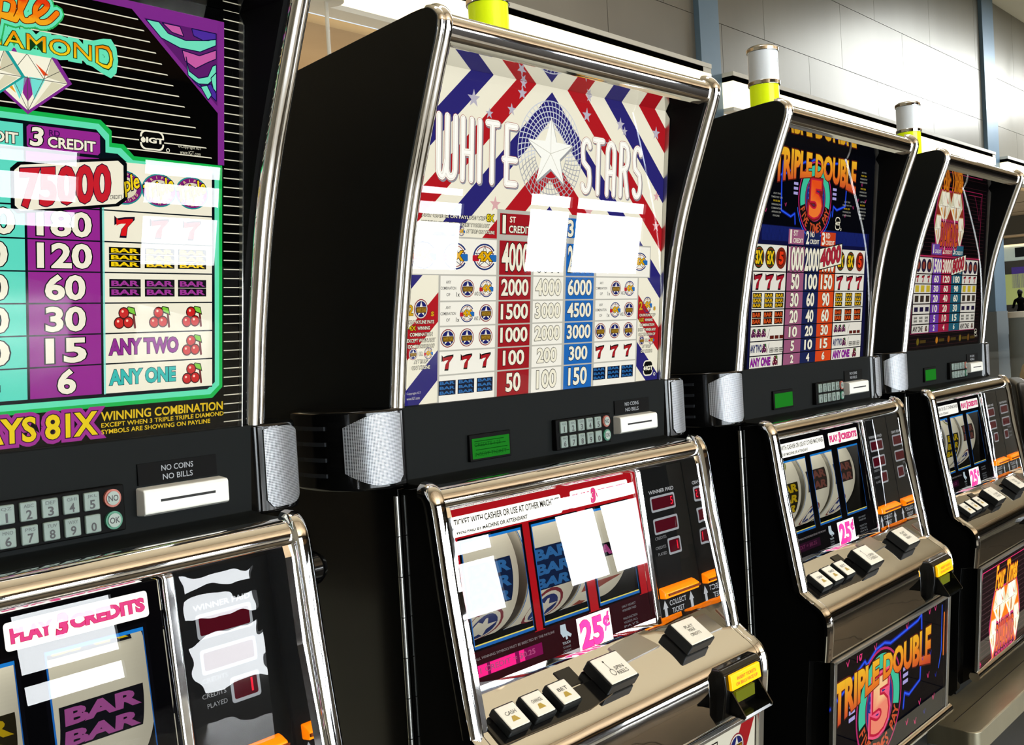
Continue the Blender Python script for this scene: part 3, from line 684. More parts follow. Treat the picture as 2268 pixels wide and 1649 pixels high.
def fd_name(P, cu, cv, s, c1=OR1, c2='#c04a20', word=True):
    """script line, cluster of diamonds and the word below, centred on the diamonds"""
    T = lambda x, y: (cu+x*s, cv+y*s)
    P.poly([T(-1.55,.55), T(-1.3,.95), T(1.3,.95), T(1.55,.55), T(1.85,-.35), T(1.35,-1.75), T(1.1,-1.3), T(-1.1,-1.3), T(-1.35,-1.75), T(-1.85,-.35)], '#b8306a'); P.up()
    P.poly([T(-1.5,.52), T(-1.26,.88), T(1.26,.88), T(1.5,.52), T(1.75,-.35), T(1.33,-1.58), T(1.1,-1.2), T(-1.1,-1.2), T(-1.33,-1.58), T(-1.75,-.35)], c2); P.up()
    for x, y, w_, h in ((-.68,.18,1.45,1.35), (.68,.18,1.45,1.35), (-1.32,-.75,.85,1.25), (1.32,-.75,.85,1.25)):
        diamond(P, *T(x, y), w_*s, h*s, '#d8a878', .03, '#e8dcc8', '#b8742c'); P.up(1)
    P.up(3)
    if word: P.text('DIAMOND', *[cu-1.02*s, cu+1.02*s], cv-1.32*s, cv-.38*s, '#cf5a22', .02, '#3a0c20', .06, out2='#b8306a', ow2=.12)
    P.up(3)
    P.text('Four Times', cu-1.3*s, cu+1.3*s, cv+.95*s, cv+1.75*s, c1, .03, '#8a2c10', .07, shear=.4)
def art_four_diamond(P):
    P.rect(-.25, .2475, -.003, .384, '#0a0608', 6); P.up()
    for i in range(44): P.rect(-.24, .235, .004+i*.0086, .0048+i*.0086, '#3a1c20')
    P.up(); P.line([(-.205,.366), (.205,.366), (.205,.20)], .0014, '#a02050'); P.line([(-.225,.2045), (-.225,.0345), (.215,.0345)], .0018, '#8a2c50'); P.line([(.104,.358), (.2,.358), (.192,.30), (.165,.34), (.150,.356)], .0013, '#8a2048')
    P.rect(-.205, .215, .2050, .2085, '#b02c50'); P.up()
    fd_name(P, -.0155, .3060, .0560, '#d8801c', '#8a3020'); P.layer -= 14
    P.rect(-.1250, .0900, .2075, .2375, '#6a1c3c'); P.up(10)
    rows = [.0345, .0545, .0770, .1000, .1230, .1445, .1670, .2045]; W_ = '#ddd8cc'
    for a, b, c, n_ in ((-.1235, -.0590, '#6a48a0', '1'), (-.0580, .0110, '#a82444', '2'), (.0120, .0870, '#286078', '3')):
        P.rect(a, b, .2110, .2350, c); P.up(); P.text(n_, a+.005, a+.0165, .2145, .2325, CREAM, .02); P.text('CREDIT', a+.0195, b-.004, .2145, .2225, CREAM, .01); P.layer -= 1
    for i in range(7):
        a, b = rows[i]+.0012, rows[i+1]-.0012
        P.rect(-.2200, -.1165, a, b, W_); P.rect(.0905, .1990, a, b, W_)
        P.rect(-.1120, -.0560, a, b, '#6a3aa0'); P.rect(-.0550, .0150, a, b, '#a01c3c'); P.rect(.0160, .0865, a, b, '#205c70')
    P.up()
    for i, t in enumerate((('2','4','6'), ('5','10','15'), ('10','20','30'), ('20','40','60'), ('30','60','90'), ('60','120','180'), ('1500','3000','8000'))):
        z0 = rows[i]+.0042; z1 = rows[i+1]-.0036
        for cx, tt in zip((-.0840, -.0195, .0510), t):
            wd = {1: .013, 2: .028, 3: .042, 4: .056}[len(tt)]
            P.text(tt, cx-wd/2, cx+wd/2, z0, z1, CREAM, .03)
    for xs in ((-.2010, -.1680, -.1340), (.1090, .1450, .1810)):
        for x in xs:
            P.disc(x, .1855, .0150, '#2a1c34', 20); P.up(); P.disc(x, .1855, .0085, '#8a4030', 16); P.layer -= 1
            seven(P, x, .1560, .0165, '#a82030', '#241010'); P.rect(x-.011, x+.011, .1265, .1415, '#c8b030'); P.rect(x-.011, x+.011, .1045, .1185, '#3a3028'); P.rect(x-.011, x+.011, .0830, .0930, '#241c3c'); bars(P, x, .0655, .0220, .0140, 2, '#2a2a2a', '#c8c4b8')
        P.text('ANY ONE', xs[0]-.013, xs[1]+.013, .0385, .0500, '#2a2020', .04); cherry(P, xs[2], .0445, .014, '#4a2020', '#3a4a20')
    for x, c in ((-.18, '#6a5c14'), (-.06, '#c07a20'), (.02, '#8a4a14'), (.10, '#7a6420'), (.16, '#6a4818')): P.disc(x, .016, .0105, '#2a1c10', 18); P.up(); P.disc(x, .016, .0075, c, 16); P.layer -= 1; P.rect(x+.014, x+.05, .012, .019, '#4a3a14')
    maker(P, .2130, .026, .0170, .0190); P.up(6)
    pl = [(.0120, .1660), (.1040, .1790), (.1040, .2145), (.0100, .2010)]
    P.poly([(.058+(a-.058)*1.05, .190+(b-.190)*1.1) for a, b in pl], '#141414'); P.up(); P.poly(pl, '#efe9d2'); P.up()
    P.text('8000', 0, 0, 0, 0, '#a82838', .04, '#301018', .06, warp=lambda a, b: (.017+a*.077, .1710+b*.0290+a*.0105))

def belly_white(P):
    P.rect(-.247, .245, -.684, -.472, '#e8e4d0'); P.up()
    for k_, c in enumerate(('#a81a22', '#2a2670', '#a81a22', '#2a2670')):
        for s in (1, -1):
            q = [(0, -.52-k_*.07), (0, -.485-k_*.07), (s*.26, -.72-k_*.07), (s*.26, -.755-k_*.07)] if False else [(s*(.09+k_*.07), -.684), (s*(.125+k_*.07), -.684), (s*(.245+k_*.07), -.472), (s*(.21+k_*.07), -.472)]
            for a, b, d in ((1, 0, .245), (-1, 0, .247)): q = clip(q, a, b, d)
            P.poly(q, c)
    P.up(); P.rect(-.14, .14, -.60, -.478, '#e8e4d0'); P.up()
    P.frame(-.10, .145, -.53, -.483, .002, '#101010'); P.text('WHITE', -.09, .135, -.525, -.490, '#e8e4d0', .02, '#303030', .06)
    P.up(3); disc_star(P, .195, -.505, .020, 1.0)
def belly_double(P):
    P.rect(-.247, .245, -.686, -.472, '#04050c'); P.up()
    triple_double(P, -.0640, -.5900, .0870, tl=-2.08, tw=4.75); 
    P.line([(.225,-.482), (.226,-.57), (.214,-.60)], .0035, '#2a5af0'); P.line([(.238,-.50), (.238,-.58)], .006, '#d8702c')
    neon_dots(P, [(-.20,-.484), (-.15,-.486), (-.09,-.484), (.05,-.481), (.16,-.479), (.19,-.479), (.12,-.64), (.16,-.60), (.10,-.67), (.19,-.65), (-.22,-.66), (.06,-.66)], .010, '#e83a80')
    P.text('10', -.165, -.145, -.492, -.480, '#e83a80', .0); neon_dots(P, [(.13,-.56), (.17,-.56), (.20,-.61), (.145,-.665)], .008, '#2030b0')
def belly_diamond(P):
    P.rect(-.247, .245, -.684, -.472, '#180c10'); P.up()
    for i in range(18): P.rect(-.243, .243, -.68+i*.0115, -.678+i*.0115, '#3a2428')
    P.up(); P.line([(-.235,-.484), (.235,-.484)], .002, '#c02860'); P.poly([(-.244,-.484), (-.225,-.484), (-.240,-.53)], '#b8205a'); P.poly([(-.244,-.66), (-.22,-.684), (-.244,-.684)], '#b8205a'); P.up()
    fd_name(P, -.062, -.5960, .0620, '#f0a020', '#e07018')

def reel_print(P, kind, cx, hw):
    """v here is the angle in radians around the reel, zero at the payline, positive upwards"""
    P.rect(cx-hw, cx+hw, -1.1, 1.25, '#e9e2c8', 60); P.up(12)
    P.rect(cx-hw, cx-hw+.0015, -1.1, 1.25, '#2a70b8', 60)
    w_ = hw*1.55
    def blk(a, n, col, bgc):
        hgt = .21*n
        for i in range(n*3): P.rect(cx-w_/2, cx+w_/2, a-hgt/2+hgt*i/(n*3), a-hgt/2+hgt*(i+1)/(n*3), bgc)
        P.up(8)
        for i in range(n): P.text('BAR', cx-w_*.42, cx+w_*.42, a-hgt/2+.21*i+.035, a-hgt/2+.21*(i+1)-.035, col, .05)
        P.up(-8)
    if kind == 'stars': blk(-.02, 3, '#3a78b8', '#1c2c50'); P.up(8); disc_star_a(P, cx, -.72, w_*.45); P.up(-8)
    elif kind == 'seven': blk(.0, 1, '#c05090', '#181418'); P.up(8); P.text('7', cx-w_*.4, cx+w_*.4, -.98, -.52, '#a05040', .06); P.up(-8)
    elif kind == 'pink': blk(-.10, 2, '#b45aa0', '#1a1a20'); blk(.66, 1, '#e0c020', '#1a1a20')
    elif kind == 'gold': blk(-.12, 3, '#c8a818', '#2a2618'); P.up(8); disc_star_a(P, cx, .72, w_*.33, '#8a8a40'); P.up(-8)
    elif kind == 'dark': blk(.12, 2, '#7a4a40', '#3a302a'); P.up(8); disc_star_a(P, cx, -.66, w_*.36, '#8a4a44'); P.up(-8)
def disc_star_a(P, u, a, r, c='#8a3a40'):
    k_ = 1/.088
    P.disc(u, a, r, c, 20, r*k_); P.up(); P.disc(u, a, r*.86, '#e6dfc8', 20, r*.86*k_); P.up(); P.disc(u, a, r*.72, '#2c3870', 20, r*.72*k_); P.up(); P.star(u, a, r*.7, '#e6dfc8', sy=k_); P.layer -= 3

def ribbon(bm, plan, zf, th=.0012, mi=0):
    """upright strip along a plan path; zf(t) gives its lower and upper edge"""
    n = len(plan); rows = []
    for i, (x, y) in enumerate(plan):
        a = plan[max(0, i-1)]; b = plan[min(n-1, i+1)]; dx, dy = b[0]-a[0], b[1]-a[1]; l = math.hypot(dx, dy)
        nx, ny = dy/l, -dx/l
        z0, z1 = zf(i/(n-1))
        rows.append([bm.verts.new(p) for p in ((x, y, z0), (x+nx*th, y+ny*th, z0), (x+nx*th, y+ny*th, z1), (x, y, z1))])
    for A, B in zip(rows, rows[1:]):
        for k_ in range(4): bm.faces.new((A[k_], A[(k_+1) % 4], B[(k_+1) % 4], B[k_]))
    bm.faces.new(rows[0]); bm.faces.new(rows[-1][::-1]); return bm

def machine(cfg):
    root = empty('slot_machine', (cfg['x'], cfg['y'], ZF-LZ), cfg['rz'])
    tag(root, cfg['label'], 'slot machine', 'slot machines in a row')
    L = (0, 0, LZ)
    def part(name, bm, m, par=None, **k):
        return obj(name, bm, m, par or root, loc=None if par else L, **k)
    def pr(P, name, fn, m=ART, par=None):
        o = P.build(name, fn, m, par or root)
        if not par: o.location = L
        return o
    # --- upper cabinet
    for s in (-1, 1):
        x0, x1 = sorted((s*.2555, s*.2765))
        prof = [(y, z) for y, z in ARCH]+[(.05, -.002), (.05, -.09), (.300, -.09), (.300, .388), (.135, .4005)]
        part('side_panel', prism(bmesh.new(), prof, x0, x1), BLACK, bevel=.0015)
        sec = [(s*x, n) for x, n in ((.2540,-.010),(.2540,-.002),(.2560,.0030),(.2595,.0058),(.2640,.0062),(.2668,.0046),(.2680,.0034),(.2700,.0040),(.2730,.0030),(.2755,-.0005),(.2755,-.008))]
        part('arch_trim', sweep_yz(bmesh.new(), ARCH[5:], sec if s > 0 else sec[::-1]), CHROME, smooth=True)
        part('inner_lining', prism(bmesh.new(), [(y+.004, z) for y, z in ARCH[3:]]+[(.045, -.002), (.03, .385), (-.09, .385)], *sorted((s*.2490, s*.2550))), MATTE)
    part('top_cover', prism(bmesh.new(), [(-.075, .405), (.135, .393), (.300, .379), (.300, .386), (.135, .4000), (-.075, .4150)], -.256, .256), BLACK)
    part('back_panel', bx(-.256, .256, .285, .300, -.735, .385), BLACK)
    nose = catmull([(-.066,.4165),(-.084,.4180),(-.096,.4165),(-.1040,.4110),(-.1075,.4030),(-.1060,.3950),(-.1025,.3870),(-.0950,.3810)], 5)
    part('top_trim', prism(bmesh.new(), nose+[(-.066, .3860)], -.2545, .2545), CHROME, smooth=True)
    sf = bmesh.new(); prism(sf, [(-.0945, .3812), (-.0350, .3835), (-.0350, .3900), (-.0920, .3950)], -.2490, .2490)
    part('mirror_soffit', sf, mat('dim_mirror', (.62, .62, .60), .02, 1.0))
    # --- payout glass
    P = Print(lit=cfg['lit']); cfg['art'](P)
    pg = part('payout_glass', prism(bmesh.new(), [(.0075, -.003), (-.0330, .3835), (-.0250, .3835), (.0165, -.003)], -.249, .249), BLACKG)
    pr(P, 'printed_artwork', top_fn, par=pg)
    bm = bmesh.new(); N = 14; prev = None
    for i in range(N+1):
        z = -.0025+.386*i/N; y = .0072-.118*z+.035*z*z-.0045
        c = [bm.verts.new((-.249, y, z)), bm.verts.new((.2475, y, z))]
        if prev: bm.faces.new((prev[0], prev[1], c[1], c[0]))
        prev = c
    part('glass_pane', bm, GLASS, pg, smooth=True)
    part('glass_edge', prism(bmesh.new(), [(.0015,-.003),(-.0405,.372),(-.0345,.3835),(.0055,-.003)], .2474, .2486), STEEL, pg)
    # --- control band
    cb = part('control_panel', prism(bmesh.new(), [(.0065,-.0015),(.0010,-.0025),(.0042,-.0850),(-.004,-.0885),(-.034,-.0900),(-.034,-.0960),(.05,-.0960),(.05,-.0015)], -.2600, .2600), BAND, bevel=.001)
    lc = part('credit_display', bx(-.1575, -.0845, -.001, .008, -.0765, -.0440), MATTE, cb, bevel=.001)
    Q = Print(lit=.85); Q.rect(-.1540, -.0880, -.0735, -.0490, '#1f7a22', 2); Q.up()
    if cfg['lcd']:
        for i in range(4): Q.rect(-.150+i*.001, -.098+i*.003, -.0530-i*.0052, -.0520-i*.0052, '#0f4a14')
        Q.text('CREDITS 1.25', -.150, -.104, -.0590, -.0545, '#104c16', .0); Q.text('INSERT TICKET', -.150, -.094, -.0705, -.0660, '#104c16', .0)
    pr(Q, 'lit_screen', lambda u, v, d: (u, -.0012-d, v), par=lc)
    kp = part('keypad', bx(-.0010, .1165, -.0045, .008, -.0800, -.0400), MATTE, cb, bevel=.0015)
    sub = ('QZ', 'ABC', 'DEF', 'GHI', 'JKL', 'MNO', 'PRS', 'TUV', 'WXY', '')
    KT = Print(lit=0)
    for i, ch in enumerate('1234567890'):
        cx = .0120+(i % 5)*.0182; cz = -.0505 if i < 5 else -.0695
        part('key', bx(cx-.0070, cx+.0070, -.0075, -.0040, cz-.0078, cz+.0078), KEYP, kp, bevel=.0012)
        KT.text(ch, cx-.0022, cx+.0022, cz-.0060, cz+.0010, '#0a0a0a', .02)
        if sub[i]: KT.text(sub[i], cx-.0042, cx+.0042, cz+.0030, cz+.0058, '#404848', 0)
    for t, cz, c in (('NO', -.0505, '#b06050'), ('OK', -.0695, '#3c8468')):
        k = part('key', cyl(bmesh.new(), (.1040, -.0040, cz), .0078, -.0030, 24, 'y'), mat('round_key_'+t, c, .4), kp); k['label'] = ('red ringed round key' if t == 'NO' else 'green round key')
        KT.disc(.1040, cz, .0060, '#98a69e', 20); KT.up(); KT.text(t, .0995, .1085, cz-.0025, cz+.0025, '#202020', .02); KT.layer -= 1
    pr(KT, 'key_lettering', lambda u, v, d: (u, -.0076-d, v), INK, kp)
    cr = part('card_reader', prism(bmesh.new(), [(.006,-.0460),(-.0080,-.0480),(-.0100,-.0500),(-.0100,-.0690),(-.0080,-.0710),(.006,-.0720)], .1320, .2205), WHITEP, cb, bevel=.0015)
    part('card_slot', bx(.1480, .2050, -.0106, -.0095, -.0600, -.0578), RUBBER, cr)
    npl = part('notice_plate', bx(.1335, .2155, .0005, .004, -.0445, -.0255), MATTE, cb)
    NT = Print(lit=.55); NT.text('NO COINS', .1570, .1900, -.0340, -.0290, '#cfd4d8', .01); NT.text('NO BILLS', .1580, .1890, -.0420, -.0370, '#cfd4d8', .01)
    pr(NT, 'notice_lettering', lambda u, v, d: (u, .0004-d, v), par=npl)
    # --- speaker pods
    base = catmull([(.2595,-.0015),(.2800,-.0040),(.2990,-.0005),(.3150,.0080),(.3270,.0240),(.3330,.0480),(.3330,.0800),(.3260,.1150),(.3080,.1480),(.2760,.1760)], 4)
    for s in (-1, 1):
        plan = [(s*x, y) for x, y in base]+[(s*.2500, .1760), (s*.2500, .0100)]
        if s < 0: plan = plan[::-1]
        pod = part('speaker_pod', prismz(bmesh.new(), plan, -.0905, -.0015), BLACKG, bevel=.004, seg=3)
        gp = base[2:17]
        def zf(t):
            a = 1-(max(0, .10-t)/.10)**2*.09
            e = max(0, (t-.45)/.55)
            return (-.0845*a+.0150*e**1.6, -.0060/a**3-.0135*e**1.4)
        seq = [(s*x, y) for x, y in gp]
        part('speaker_grille', ribbon(bmesh.new(), seq, zf, .0016 if s > 0 else -.0016), GRILLE, pod, smooth=True)
        for k in range(4):
            z = -.0200-.0175*k
            part('louvre', ribbon(bmesh.new(), [(s*x, y) for x, y in base[20:36]], lambda t, z=z: (z-.0022, z+.0022), .0022 if s > 0 else -.0022), mat('sheen_lightened_rib', (.03, .034, .04), .25), pod)  # ribs lighter than the pod: their sheen is put into the colour
    # --- lower cabinet
    for s in (-1, 1):
        x0, x1 = sorted((s*.2560, s*.2740))
        part('side_panel', prism(bmesh.new(), [(.0010,-.0925),(.300,-.0925),(.300,-.745),(.0010,-.745)], x0, x1), BLACKG, bevel=.001)
        prof = [(-.0015,-.0935)]+[(y+.006, z) for y, z in RAIL[1:]]+[(y+.006, z) for y, z in NOSE]+[(-.1000,-.4660),(-.0900,-.5600),(-.0790,-.7300),(-.0650,-.7450),(-.0015,-.7450)]
        part('door_side', prism(bmesh.new(), prof, *sorted((s*.2545, s*.2725))), BLACKG, bevel=.001)
        sec = [(s*x, n) for x, n in ((.2560,-.016),(.2560,.001),(.2590,.0055),(.2640,.0070),(.2700,.0060),(.2750,.0020),(.2765,-.003),(.2765,-.010))]
        part('bezel_trim', sweep_yz(bmesh.new(), RAIL, sec if s > 0 else sec[::-1]), CHROME, smooth=True)
        sec = [(s*x, n) for x, n in ((.2560,-.008),(.2560,.0005),(.2600,.0016),(.2640,.0002),(.2690,.0030),(.2740,.0022),(.2765,-.001),(.2765,-.006))]
        part('deck_end_trim', sweep_yz(bmesh.new(), NOSE, sec if s > 0 else sec[::-1]), CHROME, smooth=True)
        gl = lambda z: -.022+.112*(z+.12)
        part('bezel_cheek', prism(bmesh.new(), [(-.048,-.104),(-.0545,-.125),(-.064,-.206),(-.076,-.27),(-.091,-.356),(gl(-.335)+.001,-.327),(gl(-.12)+.001,-.12)], *sorted((s*.2455, s*.2563))), CHROMEW if cfg.get('ck') else CHROME)
    hb = bmesh.new()
    for k in range(8): cyl(hb, (-.2775, -.0005, -.463+.0455*k), .0032, .0445, 12)
    part('hinge', hb, STEEL, smooth=True)
    if cfg.get('cheek'):
        part('lock_housing', prism(bmesh.new(), catmull([(-.0300,-.0960),(-.0360,-.1100),(-.0500,-.2000),(-.0600,-.3200),(-.0400,-.4700)], 4)+[(.12,-.4700),(.12,-.0960)], .2745, .3010), BLACKG, bevel=.008, seg=4)
    lk = cyl(bmesh.new(), (.2745, -.0240, -.1480), .0150, .0300, 24, 'x'); cyl(lk, (.3045, -.0240, -.1480), .0165, .0060, 24, 'x', r2=.013)
    part('door_lock', lk, BLACKG, smooth=True)
    part('bezel_top_trim', prism(bmesh.new(), catmull([(-.034,-.0905),(-.0430,-.0920),(-.0500,-.0985),(-.0530,-.1060),(-.0515,-.1140),(-.0450,-.1170),(-.0400,-.1150),(-.0350,-.1190),(-.0300,-.1225),(-.0240,-.1250)], 4)+[(-.018,-.125),(-.018,-.092)], -.2565, .2565), CHROME, smooth=True)
    part('reel_housing', box(box(box(box(bmesh.new(), -.2545, .2545, .170, .180, -.36, -.09), -.2545, .2545, -.018, .175, -.100, -.094), -.2545, .2545, -.035, .175, -.345, -.337), .130, .136, -.02, .175, -.34, -.1), RUBBER)
    # reels
    wins = [(-.2090, -.1050), (-.0860, .0010), (.0250, .1120)]
    for (a, b), kind in zip(wins, cfg['reels']):
        cx = (a+b)/2+.010; hw = .0490; rr = .088; cy, cz = .0750, -.2220
        rl = part('reel', cyl(bmesh.new(), (cx-hw+.001, cy, cz), rr-.002, 2*hw-.002, 64, 'x'), mat('reel_side', '#8a8678', .5))
        RP = Print(lit=.42, step=.00006); reel_print(RP, kind, cx, hw)
        pr(RP, 'reel_strip', lambda u, v, d: (u, cy-(rr+d)*math.cos(v+.0), cz+(rr+d)*math.sin(v+.0)), par=rl)
    # panel in front of the reels: printed mask with three openings
    MK = Print(lit=.9)
    UPC, LOC = cfg['mask']
    xs = [-.2500, -.2090, -.1050, -.0860, .0010, .0250, .1120, .1305]
    for i in (0, 2, 4, 6): MK.rect(xs[i], xs[i+1], -.2880, -.1580, UPC if i < 6 or True else UPC)
    MK.rect(xs[0], xs[-1], -.1580, -.1220, UPC); MK.rect(xs[0], xs[-1], -.3360, -.2880, LOC)
    for a, b in wins: MK.rect(a, b, -.2880, -.2860, LOC)
    MK.up()
    for a, b in wins:
        MK.rect(a-.0035, a, -.2860, -.1610, '#08080c'); MK.rect(b, b+.0035, -.2860, -.1610, '#08080c'); MK.rect(a-.0035, b+.0035, -.1610, -.1575, '#08080c'); MK.rect(a-.0035, b+.0035, -.2870, -.2845, '#08080c')
        MK.rect(a, b, -.2845, -.2810, '#1c5ea8'); MK.rect(a, a+.0016, -.2810, -.1610, '#1c5ea8'); MK.rect(a, b, -.1640, -.1610, '#1c78c8'); MK.rect(b-.0010, b, -.281, -.164, '#184e90')
        MK.rect(a+.001, b-.001, -.2812, -.2797, '#d8cc60')
    MK.up()
    MK.rrect(-.247, -.0235, -.1555, -.1320, .003, (1, .99, .95, 1.1)); MK.rrect(-.0045, .1195, -.1535, -.1315, .003, (1, .99, .96, 1.02)); MK.up()
    MK.text('REDEEM TICKET WITH CASHIER OR USE AT OTHER MACHINES', -.2440, -.0270, -.1430, -.1355, '#15120c', .012); MK.text('SMALL WINS PAID BY MACHINE OR ATTENDANT', -.2330, -.0900, -.1525, -.1480, '#15120c', .02)
    MK.text('PLAY', .0010, .0330, -.1475, -.1375, '#ee4a8c', .045, '#d02050', .07); MK.text('3', .0375, .0465, -.1510, -.1350, '#ee4a8c', .05, '#d02050', .08, shear=.2); MK.text('CREDITS', .0500, .1150, -.1475, -.1375, '#ee4a8c', .045, '#d02050', .07)
    MK.rect(-.2090, -.0960, -.3160, -.3020, '#24081c' if not cfg['pink'] else '#7a0c4c')
    if cfg['pink']:
        for a, b in ((-.2080,-.1930), (-.1880,-.1450), (-.1380,-.1290)): MK.up(.5); MK.rect(a, b, -.3155, -.3025, (.98, .13, .50, 1.1))
    MK.up(); MK.text('1 CREDIT = $0.25', -.2050, -.1100, -.3125, -.3055, '#a84c78' if cfg['pink'] else '#5a2040', .02)
    MK.text('ALL WINNING SYMBOLS MUST BE BISECTED BY THE PAYLINE', -.2100, -.0710, -.2965, -.2935, '#8c8688', .0)
    # pointing hand and its caption
    MK.poly([(-.0590,-.2900),(-.0490,-.2905),(-.0480,-.2990),(-.0395,-.3050),(-.0420,-.3080),(-.0480,-.3050),(-.0475,-.3090),(-.0510,-.3095),(-.0520,-.3050),(-.0560,-.3060),(-.0600,-.3000)], '#b8c8d0')
    MK.text('TOUCH', -.0590, -.0440, -.3145, -.3115, '#a8b4b8', .02)
    for i, t in enumerate(('TO CHANGE', 'CREDIT', 'VALUE')): MK.text(t, -.0590, -.0440, -.3195-.0047*i, -.3168-.0047*i, '#7c8084', .0)
    for i, t in enumerate(('ONLY HIGHEST', 'WINNER PAID', '', 'MALFUNCTION', 'VOIDS ALL', 'PAYS', 'AND PLAYS')):
        if t: MK.text(t, .0680, .0990, -.2965-.0052*i, -.2935-.0052*i, '#7c8084', .0)
    rg = part('reel_glass', bx(-.2500, -.2460, -.0450, -.0180, -.335, -.120), RUBBER)
    pr(MK, 'printed_mask', pan_fn, par=rg)
    bm = bmesh.new()
    v = [bm.verts.new(pan_fn(u, z, .0045-.018*(z+.13))) for u, z in ((-.2500,-.3360),(.1310,-.3360),(.1310,-.1220),(-.2500,-.1220))]; bm.faces.new(v)
    part('glass_pane', bm, GLASS, rg)
    st = Print(lit=.0); st.rect(-.0320, .0365, -.3325, -.2885, '#f7f5f4'); st.up(); st.text('25', -.0255, .0165, -.3265, -.2945, '#ea2a94', .035, '#b01050', .055); st.text('¢', .0210, .0325, -.3150, -.2930, '#ea2a94', .02, '#a01850', .045)
    st = pr(st, 'price_sticker', lambda u, v, d: pan_fn(u, v, d+.0046), mat_sticker()); st['label'] = 'white square sticker with pink 25 cent price'
    dv = bmesh.new(); q = [pan_fn(0, z, d) for z, d in ((-.336, -.004), (-.122, -.004), (-.122, .009), (-.336, .009))]
    prism(dv, [(p[1], p[2]) for p in q], .1310, .1432); part('divider_post', dv, CHROME, bevel=.003, seg=3)
    # meter panel
    mp = bmesh.new(); q = [pan_fn(0, z, d) for z, d in ((-.337, -.004), (-.121, -.004), (-.121, .0035), (-.337, .0035))]
    prism(mp, [(p[1], p[2]) for p in q], .1432, .2456)
    mp = part('meter_panel', mp, MATTE)
    bm = bmesh.new(); v = [bm.verts.new(pan_fn(u, z, .0062-.018*(z+.13)+cfg.get('my', 0)*(u-.2440))) for u, z in ((.1440,-.3360),(.2440,-.3360),(.2440,-.1220),(.1440,-.1220))]; bm.faces.new(v)
    part('glass_pane', bm, GLASSW, mp)
    T = Print(lit=.75)
    T.text('WINNER PAID', .1600, .2210, -.1595, -.1545, '#c4c6c8', .012)
    for (a, b, c, d), s in zip(((.1640, .2180, -.1820, -.1660), (.1640, .2180, -.2130, -.1970), (.1910, .2170, -.2450, -.2280)), cfg['led']):
        T.rrect(a-.0030, b+.0030, c-.0030, d+.0030, .003, '#a8acb0'); T.up(); T.rrect(a, b, c, d, .002, '#52101c'); T.up()
        if s: T.text(s, b-.0090, b-.0030, c+.0028, d-.0022, (1, .12, .22, 1.1), .0)
        T.layer -= 2
    T.text('CREDITS', .1600, .1870, -.2230, -.2190, '#9a9c9e', .0); T.text('CREDITS', .1580, .1830, -.2360, -.2320, '#9a9c9e', .0); T.text('PLAYED', .1620, .1830, -.2450, -.2410, '#9a9c9e', .0)
    T.text('COLLECT', .1720, .2130, -.3155, -.3085, '#c8ccd0', .01); T.text('TICKET', .1760, .2060, -.3265, -.3195, '#c8ccd0', .01)
    for cx in (.1610, .2260):
        T.poly([(cx-.0062, -.3170), (cx, -.3060), (cx+.0062, -.3170)], '#c8ccd0'); T.rect(cx-.0032, cx+.0032, -.3310, -.3165, '#c8ccd0')
    pr(T, 'meter_lettering', lambda u, v, d: pan_fn(u, v, d+.0036), par=mp)
    q = [pan_fn(0, z, d) for z, d in ((-.3020, .004), (-.2870, .004), (-.2890, .009), (-.2940, .0170), (-.3020, .0150))]
    ts = part('ticket_outlet', prism(bmesh.new(), [(p[1], p[2]) for p in q], .1500, .2330), ORANGE, mp, bevel=.0015)
    q = [pan_fn(0, z, d) for z, d in ((-.2985, .0165), (-.2955, .0165), (-.2955, .0192), (-.2985, .0182))]
    part('outlet_slit', prism(bmesh.new(), [(p[1], p[2]) for p in q], .1540, .2330), mat('dark_amber', '#7a3000', .4), ts)
    # --- button deck
    dk = part('button_deck', prism(bmesh.new(), [(-.0400,-.3215)]+[(y, z) for y, z in NOSE[1:]]+[(-.1180,-.4700),(-.0400,-.4700)], -.2562, .2562), DECKM, smooth=True)
    rc = Print(); pl = [(-.2450,-.0850),(-.0550,-.0850),(-.0350,-.1060),(-.0950,-.1125),(-.2450,-.1090)]
    bm = bmesh.new(); A = [bm.verts.new(deck_fn(u, v, .0002)) for u, v in pl]; B = [bm.verts.new(deck_fn(u, v, .0022)) for u, v in pl]; n = len(A)
    bm.faces.new(A); bm.faces.new(B[::-1])
    for i in range(n): bm.faces.new((A[i], A[(i+1) % n], B[(i+1) % n], B[i]))
    part('button_tray', bm, BLACKG, dk)
    def block(u0, u1, v0, v1, d0, d1):
        b_ = bmesh.new(); a = [b_.verts.new(deck_fn(u, v, d0)) for u, v in ((u0,v0),(u1,v0),(u1,v1),(u0,v1))]; c = [b_.verts.new(deck_fn(u, v, d1)) for u, v in ((u0,v0),(u1,v0),(u1,v1),(u0,v1))]
        b_.faces.new(a); b_.faces.new(c[::-1])
        for i in range(4): b_.faces.new((a[i], a[(i+1) % 4], c[(i+1) % 4], c[i]))
        return b_
    for cu, cv, hu, hv, hh, t in ((-.2140,-.0910,.0175,.0145,.0125,'CASH'), (-.1690,-.0900,.0175,.0145,.0125,'CHANGE'), (-.1225,-.0895,.0175,.0145,.0125,'BET 1'), (-.0290,-.0890,.0285,.0185,.0175,'SPIN'), (.1520,-.0850,.0285,.0185,.0175,'MAX')):
        bt = part('push_button', block(cu-hu, cu+hu, cv-hv, cv+hv, .0015, hh), BLACK, dk, bevel=.0022, seg=3)
        part('button_cap', block(cu-hu+.0022, cu+hu-.0022, cv-hv+.0018, cv+hv-.0018, hh-.002, hh+.0012), CAPW, bt, bevel=.0015, seg=3)
        T = Print(lit=0); dd = '#2a2822'
